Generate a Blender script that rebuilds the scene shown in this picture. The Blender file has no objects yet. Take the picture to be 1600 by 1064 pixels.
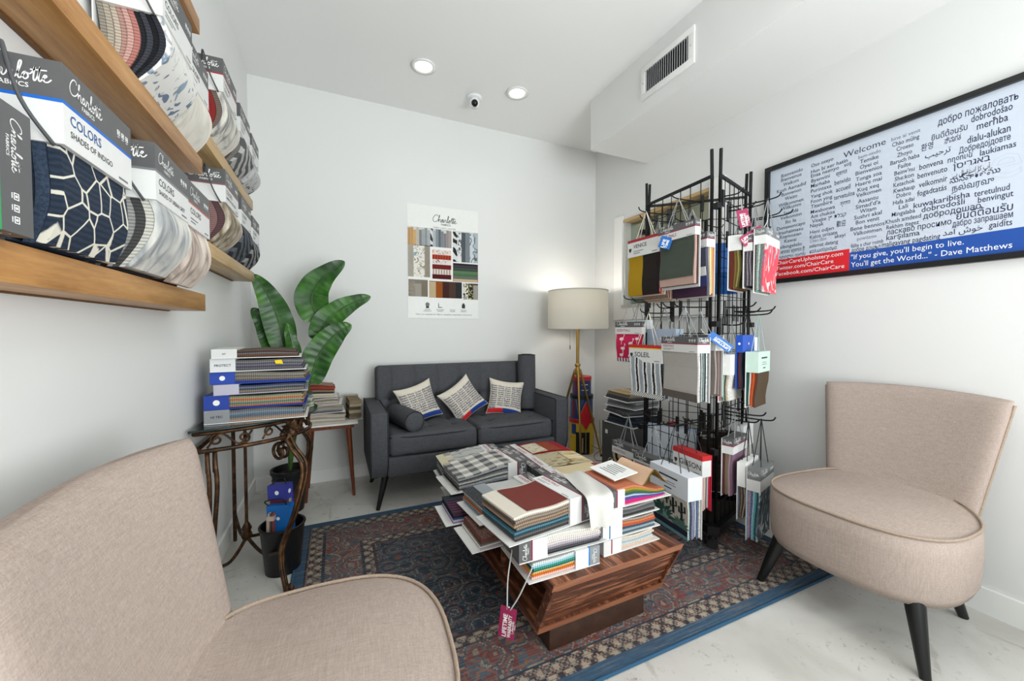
import bpy, bmesh, math, random
from mathutils import Vector, Matrix, Euler
random.seed(7)
PI = math.pi
SC = bpy.context.scene
COL = SC.collection

# ------------------------------------------------------------------ camera, world, light, exposure
cam_d = bpy.data.cameras.new('camera'); cam_d.sensor_width = 36.0; cam_d.lens = 609.0 / 1600.0 * 36.0
cam_d.clip_start = 0.02
cam = bpy.data.objects.new('camera', cam_d); COL.objects.link(cam)
cam.location = (0, 0, 1.12); cam.rotation_euler = (math.radians(90 - 1.55), 0, math.radians(-24.3))
SC.camera = cam

world = bpy.data.worlds.new('daylight'); SC.world = world; world.use_nodes = True
world.node_tree.nodes['Background'].inputs[0].default_value = (0.93, 0.97, 1.0, 1)
world.node_tree.nodes['Background'].inputs[1].default_value = 1.4

def area(name, loc, rot, sx, sy, power, col=(1, 1, 1)):
    d = bpy.data.lights.new(name, 'AREA'); d.shape = 'RECTANGLE'; d.size = sx; d.size_y = sy; d.energy = power; d.color = col
    o = bpy.data.objects.new(name, d); COL.objects.link(o); o.location = loc; o.rotation_euler = rot
    return o
# daylight entering through the shop window behind the photographer
area('shop_window_daylight', (1.3, -1.50, 1.35), (math.radians(134), 0, math.radians(15)), 1.8, 2.2, 138, (0.985, 0.99, 1.0))

vs = SC.view_settings
vs.view_transform = 'Standard'; vs.look = 'None'; vs.gamma = 1.0; vs.use_curve_mapping = False
vs.exposure = -0.15

# ------------------------------------------------------------------ materials
def lin(h):
    h = h.lstrip('#'); r = []
    for i in (0, 2, 4):
        c = int(h[i:i+2], 16) / 255.0
        r.append(c / 12.92 if c <= 0.04045 else ((c + 0.055) / 1.055) ** 2.4)
    return (r[0], r[1], r[2], 1.0)

class NT:
    def __init__(s, name, rough=0.6, metal=0.0, spec=0.4):
        s.m = bpy.data.materials.new(name); s.m.use_nodes = True
        s.t = s.m.node_tree; s.b = s.t.nodes['Principled BSDF']
        s.b.inputs['Roughness'].default_value = rough; s.b.inputs['Metallic'].default_value = metal
        s.b.inputs['Specular IOR Level'].default_value = spec
    def n(s, typ, **kw):
        x = s.t.nodes.new(typ)
        for k, v in kw.items():
            if k in x.inputs: x.inputs[k].default_value = v
            else: setattr(x, k, v)
        return x
    def l(s, a, b): s.t.links.new(a, b)
    def put(s, sock, v):
        if isinstance(v, bpy.types.NodeSocket): s.l(v, sock)
        else: sock.default_value = v
    def obj(s, scale=None, rot=None):
        o = s.n('ShaderNodeTexCoord').outputs['Object']
        if scale is None and rot is None: return o
        mp = s.n('ShaderNodeMapping'); s.l(o, mp.inputs['Vector'])
        if scale is not None: mp.inputs['Scale'].default_value = scale
        if rot is not None: mp.inputs['Rotation'].default_value = rot
        return mp.outputs[0]
    def math(s, op, a, b=0.0, c=None):
        x = s.n('ShaderNodeMath', operation=op); s.put(x.inputs[0], a); s.put(x.inputs[1], b)
        if c is not None: s.put(x.inputs[2], c)
        return x.outputs[0]
    def noise(s, vec, scale, detail=3, dist=0.0, rough=0.5):
        x = s.n('ShaderNodeTexNoise', Scale=scale, Detail=detail, Distortion=dist, Roughness=rough); s.l(vec, x.inputs['Vector'])
        return x.outputs[0]
    def vor(s, vec, scale, feature='F1', out='Distance'):
        x = s.n('ShaderNodeTexVoronoi', feature=feature); x.inputs['Scale'].default_value = scale; s.l(vec, x.inputs['Vector'])
        return x.outputs[out]
    def wave(s, vec, scale, dist=0.0, detail=1, dscale=1.0, axis='X', typ='BANDS', prof='SIN'):
        x = s.n('ShaderNodeTexWave', wave_type=typ, wave_profile=prof); x.inputs['Scale'].default_value = scale
        x.inputs['Distortion'].default_value = dist; x.inputs['Detail'].default_value = detail; x.inputs['Detail Scale'].default_value = dscale
        if typ == 'BANDS': x.bands_direction = axis
        s.l(vec, x.inputs['Vector']); return x.outputs[1]
    def ramp(s, fac, stops, interp='LINEAR'):
        x = s.n('ShaderNodeValToRGB'); r = x.color_ramp; r.interpolation = interp
        while len(r.elements) > len(stops): r.elements.remove(r.elements[-1])
        while len(r.elements) < len(stops): r.elements.new(0.5)
        for e, (p, c) in zip(r.elements, stops): e.position = p; e.color = lin(c) if isinstance(c, str) else c
        s.l(fac, x.inputs[0]); return x.outputs[0]
    def mix(s, fac, a, b, typ='MIX'):
        x = s.n('ShaderNodeMix', data_type='RGBA', blend_type=typ)
        s.put(x.inputs[0], fac)
        for i, v in ((6, a), (7, b)): s.put(x.inputs[i], lin(v) if isinstance(v, str) else v)
        return x.outputs[2]
    def bump(s, h, strength=0.3, dist=0.002):
        x = s.n('ShaderNodeBump', Strength=strength, Distance=dist); s.l(h, x.inputs['Height']); s.l(x.outputs[0], s.b.inputs['Normal'])
    def col(s, v): s.put(s.b.inputs['Base Color'], lin(v) if isinstance(v, str) else v); return s

MC = {}
def plain(hexc, rough=0.55, metal=0.0, spec=0.4):
    k = ('p', hexc, rough, metal, spec)
    if k not in MC:
        t = NT('plain_' + hexc.strip('#'), rough, metal, spec)
        v = t.obj(); nz = t.noise(v, 40, 2)
        base = lin(hexc); dk = tuple(c * 0.93 for c in base[:3]) + (1,)
        t.col(t.mix(nz, dk, base)); MC[k] = t.m
    return MC[k]

def fab(hexc, kind='weave', hex2=None):
    k = ('f', hexc, kind, hex2)
    if k in MC: return MC[k]
    t = NT('fabric_' + kind + '_' + hexc.strip('#'), 0.85, 0, 0.2); v = t.obj()
    c1 = lin(hexc); c2 = lin(hex2) if hex2 else tuple(c * 0.6 for c in c1[:3]) + (1,)
    if kind == 'weave':
        f = t.noise(v, 260, 2); f2 = t.math('MULTIPLY', t.noise(v, 25, 2), 0.6)
        t.col(t.mix(t.math('MULTIPLY', t.math('ADD', f, f2), 0.62), c2, c1)); t.bump(f, 0.3, 0.001)
    elif kind == 'pink':      # pinked, saw-cut edges read as fine ribs along the stack
        f = t.wave(v, 42, 0.6, 1, 3, 'Y'); g = t.noise(v, 90, 2)
        t.col(t.mix(t.ramp(t.math('MULTIPLY', f, t.math('ADD', g, 0.45)), [(0.25, (0, 0, 0, 1)), (0.6, (1, 1, 1, 1))]), c2, c1))
    elif kind == 'speck':
        f = t.noise(v, 170, 3, 0, 0.8); t.col(t.ramp(f, [(0.42, c2), (0.56, c1)]))
    elif kind == 'stripe':
        f = t.wave(v, 14, 0.4, 1, 1, 'X'); t.col(t.ramp(f, [(0.45, c2), (0.55, c1)]))
    elif kind == 'ticking':
        f = t.wave(v, 5.2, 0.5, 2, 6, 'X'); g = t.noise(v, 150, 2)
        t.col(t.ramp(t.math('ADD', f, t.math('MULTIPLY', g, 0.25)), [(0.22, c2), (0.3, c1), (0.72, c1), (0.8, '#9aa2ac')]))
    elif kind == 'plaid':
        a = t.wave(v, 5, 0, 0, 1, 'X'); b = t.wave(v, 4, 0, 0, 1, 'Y'); g = t.math('MULTIPLY', t.noise(v, 220, 2), 0.3)
        ab = t.math('ADD', t.math('GREATER_THAN', a, 0.55), t.math('GREATER_THAN', b, 0.5)); t.col(t.ramp(t.math('ADD', t.math('MULTIPLY', ab, 0.38), g), [(0.1, c2), (0.32, '#77777a'), (0.55, '#a7a5a0'), (0.9, c1)]))
    elif kind == 'zebra':
        f = t.wave(v, 8, 7, 2, 0.9, 'DIAGONAL'); t.col(t.ramp(f, [(0.46, c2), (0.54, c1)]))
    elif kind == 'geo':
        e = t.vor(t.obj((1, 1, 0.2)), 22, 'DISTANCE_TO_EDGE'); g = t.noise(v, 120, 2)
        x = t.math('ADD', e, t.math('MULTIPLY', g, 0.02)); s_ = t.wave(v, 30, 2, 2, 3, 'Y')
        body = t.mix(t.math('MULTIPLY', s_, 0.5), c1, tuple(min(1, c * 2.2) for c in c1[:3]) + (1,))
        t.col(t.mix(t.ramp(x, [(0.04, (1, 1, 1, 1)), (0.055, (0, 0, 0, 1))]), body, c2))
    elif kind == 'marble':
        f = t.noise(t.obj((1, 0.35, 1), (0, 0, 0.6)), 11, 4, 1.6); t.col(t.ramp(f, [(0.36, c2), (0.5, c1), (0.66, '#e9e4d8')]))
    elif kind == 'leaf':
        f = t.noise(t.obj((1, 0.4, 1), (0, 0, 0.5)), 24, 3, 2.2); g = t.noise(v, 7, 2)
        t.col(t.mix(t.ramp(g, [(0.45, (0, 0, 0, 1)), (0.55, (1, 1, 1, 1))]), t.ramp(f, [(0.52, c1), (0.56, c2)]), t.ramp(f, [(0.58, c1), (0.62, '#8ea0b0')])))
    elif kind == 'botanic':
        f = t.wave(t.obj((1, 0.3, 1), (0, 0, 0.3)), 7, 6, 3, 1.4, 'X'); g = t.noise(v, 30, 3)
        t.col(t.ramp(t.math('ADD', f, t.math('MULTIPLY', g, 0.35)), [(0.4, c2), (0.48, '#6f8f86'), (0.56, c1)]))
    elif kind == 'flamingo':
        e = t.vor(t.obj((1, 0.75, 0.1)), 14); g = t.noise(v, 60, 3)
        t.col(t.ramp(t.math('ADD', e, t.math('MULTIPLY', g, 0.3)), [(0.38, c2), (0.41, c1)]))
    elif kind == 'swirl':
        f = t.wave(v, 6, 9, 1, 2.5, 'X'); t.col(t.ramp(f, [(0.08, c2), (0.16, c1), (1.0, c1)]))
    elif kind == 'check':
        x = t.n('ShaderNodeTexChecker', Scale=150.0); t.l(v, x.inputs[0]); t.col(t.mix(x.outputs[1], c1, c2))
    MC[k] = t.m
    return t.m

def wall_mat(name, hexc):
    t = NT(name, 0.55, 0, 0.3); v = t.obj()
    f = t.noise(v, 2.2, 3); g = t.noise(v, 160, 2)
    b = lin(hexc); d = tuple(c * 0.965 for c in b[:3]) + (1,)
    t.col(t.mix(f, d, b)); t.bump(g, 0.05, 0.001); return t.m
MAT_WALL = wall_mat('white_wall_paint', '#e4e4e3'); MAT_CEIL = wall_mat('white_ceiling_paint', '#f1f1f0')
MAT_TRIM = wall_mat('white_trim_paint', '#f1f0ee')

def floor_mat():
    t = NT('painted_concrete', 0.42, 0, 0.4); v = t.obj()
    base = t.ramp(t.noise(v, 3.0, 4, 0.6), [(0.3, '#bdbab4'), (0.5, '#cecbc6'), (0.75, '#d8d6d2')])
    sp = t.noise(v, 30, 5, 0.8, 0.8); mask = t.ramp(t.noise(v, 4, 2), [(0.36, (0, 0, 0, 1)), (0.62, (1, 1, 1, 1))])
    spots = t.ramp(sp, [(0.585, (0, 0, 0, 1)), (0.65, (1, 1, 1, 1))])
    c = t.mix(t.math('MULTIPLY', t.math('MULTIPLY', spots, mask), 0.7), base, '#7a7266')
    cr = t.vor(t.obj(), 1.1, 'DISTANCE_TO_EDGE'); crk = t.ramp(t.math('ADD', cr, t.math('MULTIPLY', t.noise(v, 14, 4), 0.05)), [(0.024, (1, 1, 1, 1)), (0.03, (0, 0, 0, 1))])
    t.col(t.mix(t.math('MULTIPLY', crk, 0.35), c, '#8f8a80')); t.bump(sp, 0.12, 0.002); return t.m
MAT_FLOOR = floor_mat()

def wood_mat(name, stops, rough, axis_scale, scale=6.0, rot=None):
    t = NT(name, rough, 0, 0.45); v = t.obj(axis_scale, rot)
    f = t.noise(v, scale, 5, 0.25, 0.6); g = t.noise(v, scale * 9, 3)
    t.col(t.ramp(t.math('ADD', t.math('MULTIPLY', f, 0.8), t.math('MULTIPLY', g, 0.2)), stops)); t.bump(g, 0.08, 0.001); return t.m
WAL = [(0.34, '#2c170f'), (0.44, '#5c3524'), (0.5, '#4a2a1c'), (0.56, '#85523a'), (0.66, '#a8704f')]
MAT_WALNUT_Y = wood_mat('walnut_lengthways', WAL, 0.32, (9, 0.7, 9))
MAT_WALNUT_X = wood_mat('walnut_crossways', WAL, 0.32, (0.7, 9, 9))
MAT_SHELF = wood_mat('honey_shelf_wood', [(0.3, '#8f6130'), (0.5, '#b07f48'), (0.7, '#c6965c')], 0.4, (8, 0.6, 8))
MAT_SHELF2 = wood_mat('pale_shelf_wood', [(0.3, '#a5865a'), (0.5, '#bb9c6e'), (0.7, '#cdb084')], 0.4, (8, 0.6, 8))
MAT_TEAK = wood_mat('teak_leg', [(0.3, '#45200f'), (0.5, '#6d3519'), (0.7, '#8a4a26')], 0.35, (9, 9, 0.8))
MAT_ESPRESSO = wood_mat('espresso_plinth', [(0.3, '#2c1a12'), (0.6, '#412a1e'), (0.8, '#4a3124')], 0.55, (4, 4, 4))
MAT_BLACK = plain('#141414', 0.35); MAT_BLACKM = plain('#101011', 0.42, 0.3)
MAT_GLASSY = None
def glass_mat(name, tint, mixf):
    m = bpy.data.materials.new(name); m.use_nodes = True; t = m.node_tree; t.nodes.clear()
    o = t.nodes.new('ShaderNodeOutputMaterial'); mx = t.nodes.new('ShaderNodeMixShader')
    tr = t.nodes.new('ShaderNodeBsdfTransparent'); gl = t.nodes.new('ShaderNodeBsdfGlossy')
    tr.inputs[0].default_value = lin(tint); gl.inputs['Roughness'].default_value = 0.05
    lw = t.nodes.new('ShaderNodeLayerWeight'); lw.inputs[0].default_value = 0.5
    fr = t.nodes.new('ShaderNodeMath'); fr.operation = 'POWER'; fr.inputs[1].default_value = 5.0; t.links.new(lw.outputs['Facing'], fr.inputs[0])
    ad = t.nodes.new('ShaderNodeMath'); ad.operation = 'ADD'; ad.inputs[1].default_value = mixf
    t.links.new(fr.outputs[0], ad.inputs[0]); t.links.new(ad.outputs[0], mx.inputs[0])
    t.links.new(tr.outputs[0], mx.inputs[1]); t.links.new(gl.outputs[0], mx.inputs[2]); t.links.new(mx.outputs[0], o.inputs[0])
    return m
MAT_PANE = glass_mat('window_glass', '#e6efec', 0.02); MAT_TABLEGLASS = glass_mat('smoked_table_glass', '#8fa09a', 0.10)
MAT_PLASTIC = glass_mat('clear_plastic', '#f2f3f5', 0.06)

def emit(name, hexc, s):
    m = bpy.data.materials.new(name); m.use_nodes = True; b = m.node_tree.nodes['Principled BSDF']
    b.inputs['Base Color'].default_value = lin(hexc); b.inputs['Emission Color'].default_value = lin(hexc); b.inputs['Emission Strength'].default_value = s
    return m

def linen(name, hexc, hex2):
    t = NT(name, 0.9, 0, 0.15); v = t.obj()
    a = t.noise(t.obj((1, 14, 14)), 26, 3, 0, 0.65); b = t.noise(t.obj((14, 1, 14)), 26, 3, 0, 0.65); w = t.noise(t.obj((14, 14, 1)), 26, 3, 0, 0.65)
    f = t.math('MULTIPLY', t.math('ADD', t.math('ADD', a, b), w), 0.333)
    c = t.ramp(f, [(0.36, hex2), (0.62, hexc)])
    big = t.noise(v, 3, 2); t.col(t.mix(t.math('MULTIPLY', big, 0.25), c, hex2)); t.bump(f, 0.35, 0.0012); return t.m
MAT_LINEN = linen('taupe_linen', '#bbaba2', '#9b8b82')
MAT_PIPING = linen('taupe_piping', '#b5a294', '#94826f')
MAT_CHARCOAL = linen('charcoal_wool', '#5c5d62', '#3d3e42')
MAT_CHARPIPE = linen('charcoal_piping', '#3c3d42', '#2a2b2f')

# ------------------------------------------------------------------ mesh helpers
class MB:
    def __init__(s): s.v = []; s.f = []; s.mi = []; s.mats = []
    def add(s, vs, fs, m=None):
        b = len(s.v); s.v += [tuple(p) for p in vs]
        if m not in s.mats: s.mats.append(m)
        i = s.mats.index(m)
        for f in fs: s.f.append([b + k for k in f]); s.mi.append(i)
        return s
    def box(s, c, d, m=None, R=None):
        hx, hy, hz = d[0] / 2, d[1] / 2, d[2] / 2
        vs = [Vector((x, y, z)) for x in (-hx, hx) for y in (-hy, hy) for z in (-hz, hz)]
        if R is not None: vs = [R @ p for p in vs]
        return s.add([p + Vector(c) for p in vs], [(0, 1, 3, 2), (4, 6, 7, 5), (0, 4, 5, 1), (2, 3, 7, 6), (0, 2, 6, 4), (1, 5, 7, 3)], m)
    def bx(s, x0, x1, y0, y1, z0, z1, m=None):
        return s.box(((x0 + x1) / 2, (y0 + y1) / 2, (z0 + z1) / 2), (abs(x1 - x0), abs(y1 - y0), abs(z1 - z0)), m)
    def tube(s, pts, r, n=6, m=None, caps=True, closed=False, flat=None):
        pts = [Vector(p) for p in pts]; N = len(pts); rr = r if isinstance(r, (list, tuple)) else [r] * N
        vs = []; up = None
        for i, p in enumerate(pts):
            if closed: d = pts[(i + 1) % N] - pts[i - 1]
            else: d = pts[min(i + 1, N - 1)] - pts[max(i - 1, 0)]
            d = d.normalized() if d.length > 1e-9 else Vector((0, 0, 1))
            if up is None: up = Vector((0, 0, 1)) if abs(d.z) < 0.95 else Vector((1, 0, 0))
            a = d.cross(up)
            if a.length < 1e-4: a = d.orthogonal()
            a.normalize(); b = a.cross(d).normalized(); up = b
            for k in range(n):
                t = 2 * PI * (k + 0.5) / n
                vs.append(p + a * (math.cos(t) * rr[i]) + b * (math.sin(t) * rr[i]))
        fs = []
        L = N if closed else N - 1
        for i in range(L):
            j = (i + 1) % N
            for k in range(n): fs.append((i * n + k, i * n + (k + 1) % n, j * n + (k + 1) % n, j * n + k))
        if caps and not closed: fs.append(tuple(range(n))[::-1]); fs.append(tuple((N - 1) * n + k for k in range(n)))
        return s.add(vs, fs, m)
    def bar(s, p, q, r, n=8, m=None, r2=None): return s.tube([p, q], [r, r2 if r2 is not None else r], n, m)
    def lathe(s, prof, n=24, m=None, c=(0, 0, 0), close=True):
        vs = []; fs = []
        for r, z in prof:
            for k in range(n):
                t = 2 * PI * k / n; vs.append((c[0] + r * math.cos(t), c[1] + r * math.sin(t), c[2] + z))
        for i in range(len(prof) - 1):
            for k in range(n): fs.append((i * n + k, i * n + (k + 1) % n, (i + 1) * n + (k + 1) % n, (i + 1) * n + k))
        if close: fs.append(tuple(range(n))[::-1]); fs.append(tuple((len(prof) - 1) * n + k for k in range(n)))
        return s.add(vs, fs, m)
    def prism(s, poly, z0, z1, m=None):
        n = len(poly); vs = [(x, y, z0) for x, y in poly] + [(x, y, z1) for x, y in poly]
        return s.add(vs, [tuple(range(n))[::-1], tuple(range(n, 2 * n))] + [(k, (k + 1) % n, n + (k + 1) % n, n + k) for k in range(n)], m)
    def loft(s, rings, m=None, caps=True):
        n = len(rings[0]); vs = [p for r in rings for p in r]; fs = []
        for i in range(len(rings) - 1):
            for k in range(n): fs.append((i * n + k, i * n + (k + 1) % n, (i + 1) * n + (k + 1) % n, (i + 1) * n + k))
        if caps: fs.append(tuple(range(n))[::-1]); fs.append(tuple((len(rings) - 1) * n + k for k in range(n)))
        return s.add(vs, fs, m)
    def build(s, name, mat=None, parent=None, smooth=False, bevel=0, seg=2):
        me = bpy.data.meshes.new(name); me.from_pydata(s.v, [], s.f)
        mats = [(m if m is not None else mat) for m in s.mats]
        for m in mats: me.materials.append(m)
        if len(mats) > 1: me.polygons.foreach_set('material_index', s.mi)
        bm = bmesh.new(); bm.from_mesh(me); bmesh.ops.recalc_face_normals(bm, faces=bm.faces)
        if bevel:
            bmesh.ops.bevel(bm, geom=[e for e in bm.edges if len(e.link_faces) == 2 and e.calc_face_angle(0) > 0.5], offset=bevel, segments=seg, affect='EDGES', profile=0.5)
        bm.to_mesh(me); bm.free()
        if smooth: me.polygons.foreach_set('use_smooth', [True] * len(me.polygons))
        if smooth == 'auto' or (bevel and not smooth):
            me.polygons.foreach_set('use_smooth', [True] * len(me.polygons)); me.set_sharp_from_angle(angle=0.6)
        o = bpy.data.objects.new(name, me); COL.objects.link(o)
        if parent: o.parent = parent
        return o

def box_part(name, x0, x1, y0, y1, z0, z1, mat, parent=None, bevel=0):
    return MB().bx(x0, x1, y0, y1, z0, z1).build(name, mat, parent, bevel=bevel)
def tag(o, label, cat, group=None):
    o['label'] = label; o['category'] = cat
    if group: o['group'] = group
    return o
def thing(name, label, cat, loc=(0, 0, 0), rz=0.0, group=None, rx=0.0, ry=0.0):
    o = bpy.data.objects.new(name, None); COL.objects.link(o); o.empty_display_size = 0.1
    o.location = loc; o.rotation_euler = (rx, ry, rz); return tag(o, label, cat, group)
def struct(name, mb, mat, parent=None):
    o = mb.build(name, mat, parent)
    if not parent: o['kind'] = 'structure'
    return o
def copy_tree(o, parent=None):
    c = o.copy(); COL.objects.link(c); c.parent = parent
    for ch in list(o.children): copy_tree(ch, c)
    return c
def rbox(sx, sy, sz, r, n=(12, 12, 6), f=None):
    """rounded, finely divided box centred on the origin; f(p) may displace"""
    vs = []; fs = []; idx = {}
    hx, hy, hz = sx / 2, sy / 2, sz / 2; nx, ny, nz = n
    def V(i, j, k):
        key = (i, j, k)
        if key in idx: return idx[key]
        p = Vector((-hx + sx * i / nx, -hy + sy * j / ny, -hz + sz * k / nz))
        q = Vector((max(-hx + r, min(hx - r, p.x)), max(-hy + r, min(hy - r, p.y)), max(-hz + r, min(hz - r, p.z))))
        d = p - q
        if d.length > 1e-9: p = q + d.normalized() * r
        if f: p = f(p)
        idx[key] = len(vs); vs.append(p); return idx[key]
    for i in range(nx):
        for j in range(ny):
            fs.append((V(i, j, 0), V(i, j + 1, 0), V(i + 1, j + 1, 0), V(i + 1, j, 0))); fs.append((V(i, j, nz), V(i + 1, j, nz), V(i + 1, j + 1, nz), V(i, j + 1, nz)))
    for i in range(nx):
        for k in range(nz):
            fs.append((V(i, 0, k), V(i + 1, 0, k), V(i + 1, 0, k + 1), V(i, 0, k + 1))); fs.append((V(i, ny, k), V(i, ny, k + 1), V(i + 1, ny, k + 1), V(i + 1, ny, k)))
    for j in range(ny):
        for k in range(nz):
            fs.append((V(0, j, k), V(0, j, k + 1), V(0, j + 1, k + 1), V(0, j + 1, k))); fs.append((V(nx, j, k), V(nx, j + 1, k), V(nx, j + 1, k + 1), V(nx, j, k + 1)))
    return vs, fs

# ------------------------------------------------------------------ lettering
TC = {}
def text_geo(body, off=0.0):
    k = (body, off)
    if k not in TC:
        c = bpy.data.curves.new('t', 'FONT'); c.body = body; c.resolution_u = 2; c.offset = off; c.fill_mode = 'FRONT'
        o = bpy.data.objects.new('t', c); m = o.to_mesh()
        vs = [(v.co.x, v.co.y) for v in m.vertices]; fs = [tuple(p.vertices) for p in m.polygons]
        o.to_mesh_clear(); bpy.data.objects.remove(o); bpy.data.curves.remove(c)
        if vs:
            x0 = min(v[0] for v in vs); x1 = max(v[0] for v in vs)
            vs = [((x - x0), y) for x, y in vs]; w = x1 - x0
        else: w = 1.0
        TC[k] = (vs, fs, w)
    return TC[k]
def put_text(mb, body, O, U, V, size, m, width=None, align='l', off=0.0):
    """text with origin O, reading along U, upright along V; size = letter height scale"""
    vs, fs, w = text_geo(body, off)
    O = Vector(O); U = Vector(U); V = Vector(V); sx = size if width is None else width / w
    sh = 0 if align == 'l' else (-w * sx / 2 if align == 'c' else -w * sx)
    mb.add([O + U * (x * sx + sh) + V * (y * size) for x, y in vs], fs, m)
def catmull(P, k=5):
    out = []
    for i in range(len(P) - 1):
        a, b, c, d = P[max(i - 1, 0)], P[i], P[i + 1], P[min(i + 2, len(P) - 1)]
        for j in range(k):
            t = j / k
            out.append(tuple(0.5 * (2 * b[q] + (c[q] - a[q]) * t + (2 * a[q] - 5 * b[q] + 4 * c[q] - d[q]) * t * t + (3 * b[q] - a[q] - 3 * c[q] + d[q]) * t ** 3) for q in range(len(b))))
    out.append(tuple(P[-1])); return out
def logo_geo():
    S1 = [(1.9, 1.95), (1.75, 2.35), (1.1, 2.3), (.45, 1.5), (.25, .6), (.65, .05), (1.35, .15), (2.0, .75), (2.55, 1.9), (2.6, 2.4), (2.4, 2.2), (2.25, 1.2), (2.15, .05), (2.35, .65), (2.7, 1.0), (2.88, .75), (2.82, .2), (3.0, .05), (3.3, .35), (3.6, .9), (3.85, .95), (3.5, 1.0), (3.25, .5), (3.4, .05), (3.7, .3), (3.92, .9), (3.85, .25), (4.0, .05), (4.25, .4), (4.45, 1.05), (4.55, .9), (4.85, .88), (4.78, .35), (4.95, .05), (5.25, .45), (5.7, 1.9), (5.7, 2.4), (5.5, 2.1), (5.35, .9), (5.4, .1), (5.6, .1), (5.85, .5), (6.15, .98), (5.9, .85), (5.8, .35), (6.05, .02), (6.35, .4), (6.25, .9), (6.5, .8), (6.85, 1.3), (7.05, 2.0), (6.9, 1.0), (6.85, .2), (7.0, .03), (7.3, .8), (7.55, 2.0), (7.4, 1.0), (7.35, .2), (7.5, .03), (7.8, .45), (8.15, .8), (8.0, 1.0), (7.8, .6), (7.9, .1), (8.25, .08), (8.6, .5)]
    S2 = [(6.55, 1.42), (7.2, 1.5), (8.2, 1.62)]
    vs = []; fs = []
    for S in (S1, S2):
        P = catmull(S, 3); h = 0.085; b = len(vs)
        for i, p in enumerate(P):
            q = P[min(i + 1, len(P) - 1)]; o = P[max(i - 1, 0)]
            d = Vector((q[0] - o[0], q[1] - o[1])); d = d.normalized() if d.length else Vector((1, 0)); nn = Vector((-d.y, d.x))
            vs.append((p[0] + nn.x * h, p[1] + nn.y * h)); vs.append((p[0] - nn.x * h, p[1] - nn.y * h))
        for i in range(len(P) - 1): fs.append((b + 2 * i, b + 2 * i + 1, b + 2 * i + 3, b + 2 * i + 2))
    vs = [(x / 8.6, y / 8.6) for x, y in vs]
    tv, tf, tw = text_geo('FABRICS', 0.01); b = len(vs); s = 0.38 / tw
    vs += [(0.36 + x * s * 1.0, -0.12 + y * s) for x, y in tv]; fs += [tuple(b + i for i in f) for f in tf]
    return vs, fs
LOGO = logo_geo()
def put_logo(mb, O, U, V, width, m):
    O = Vector(O); U = Vector(U); V = Vector(V)
    mb.add([O + U * (x * width) + V * (y * width) for x, y in LOGO[0]], LOGO[1], m)
INK_W = plain('#f4f4f2', 0.5); INK_K = plain('#2b2b2e', 0.6); INK_R = plain('#9c2340', 0.5); INK_B = plain('#1f5fae', 0.5); INK_G = plain('#77777b', 0.6)
# ------------------------------------------------------------------ the room
XL, XR, YB, YF, ZC = -0.53, 2.335, 3.18, -1.6, 2.85
struct('floor', MB().bx(XL - .1, XR + .1, YF - .1, YB + .1, -0.08, 0), MAT_FLOOR)
struct('ceiling', MB().bx(XL - .1, XR + .1, YF - .1, YB + .1, ZC, ZC + .08), MAT_CEIL)
struct('wall_left', MB().bx(XL - .1, XL, YF - .1, YB + .1, 0, ZC), MAT_WALL)
struct('wall_back', MB().bx(XL, XR, YB, YB + .1, 0, ZC), MAT_WALL)
WY0, WY1, WZ0, WZ1 = 1.88, 2.76, 1.32, 2.09        # hatch opening in the right-hand wall
w = MB().bx(XR, XR + .1, YF - .1, WY0, 0, ZC).bx(XR, XR + .1, WY1, YB + .1, 0, ZC).bx(XR, XR + .1, WY0, WY1, 0, WZ0).bx(XR, XR + .1, WY0, WY1, WZ1, ZC)
struct('wall_right', w, MAT_WALL)
# shop front behind the photographer: low wall, head and piers around the glazing
w = MB().bx(XL, XR, YF - .1, YF, 0, .28).bx(XL, XR, YF - .1, YF, 2.62, ZC).bx(XL, -.02, YF - .1, YF, .28, 2.62).bx(2.3, XR, YF - .1, YF, .28, 2.62)
struct('wall_front', w, MAT_WALL)
wf = MB()
for x in (-.02, .76, 1.54, 2.27): wf.bx(x, x + .05, YF - .07, YF - .02, .28, 2.62)
wf.bx(-.02, 2.3, YF - .07, YF - .02, .28, .33).bx(-.02, 2.3, YF - .07, YF - .02, 2.57, 2.62)
w2 = struct('window_2', wf, plain('#3a3c3f', .4, .5))
MB().bx(-.02, 2.3, YF - .055, YF - .045, .3, 2.6).build('pane', MAT_PANE, w2)
# duct box along the right wall
struct('wall_duct', MB().bx(1.774, XR, YF, 2.48, 2.48, ZC), MAT_WALL)
# baseboards
struct('baseboard_back', MB().bx(XL, XR, YB - .014, YB, 0, .095), MAT_TRIM)
struct('baseboard_right', MB().bx(XR - .014, XR, YF, YB - .014, 0, .1), MAT_TRIM)
struct('baseboard_left', MB().bx(XL, XL + .012, YF, YB - .014, 0, .09), MAT_TRIM)
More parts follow.
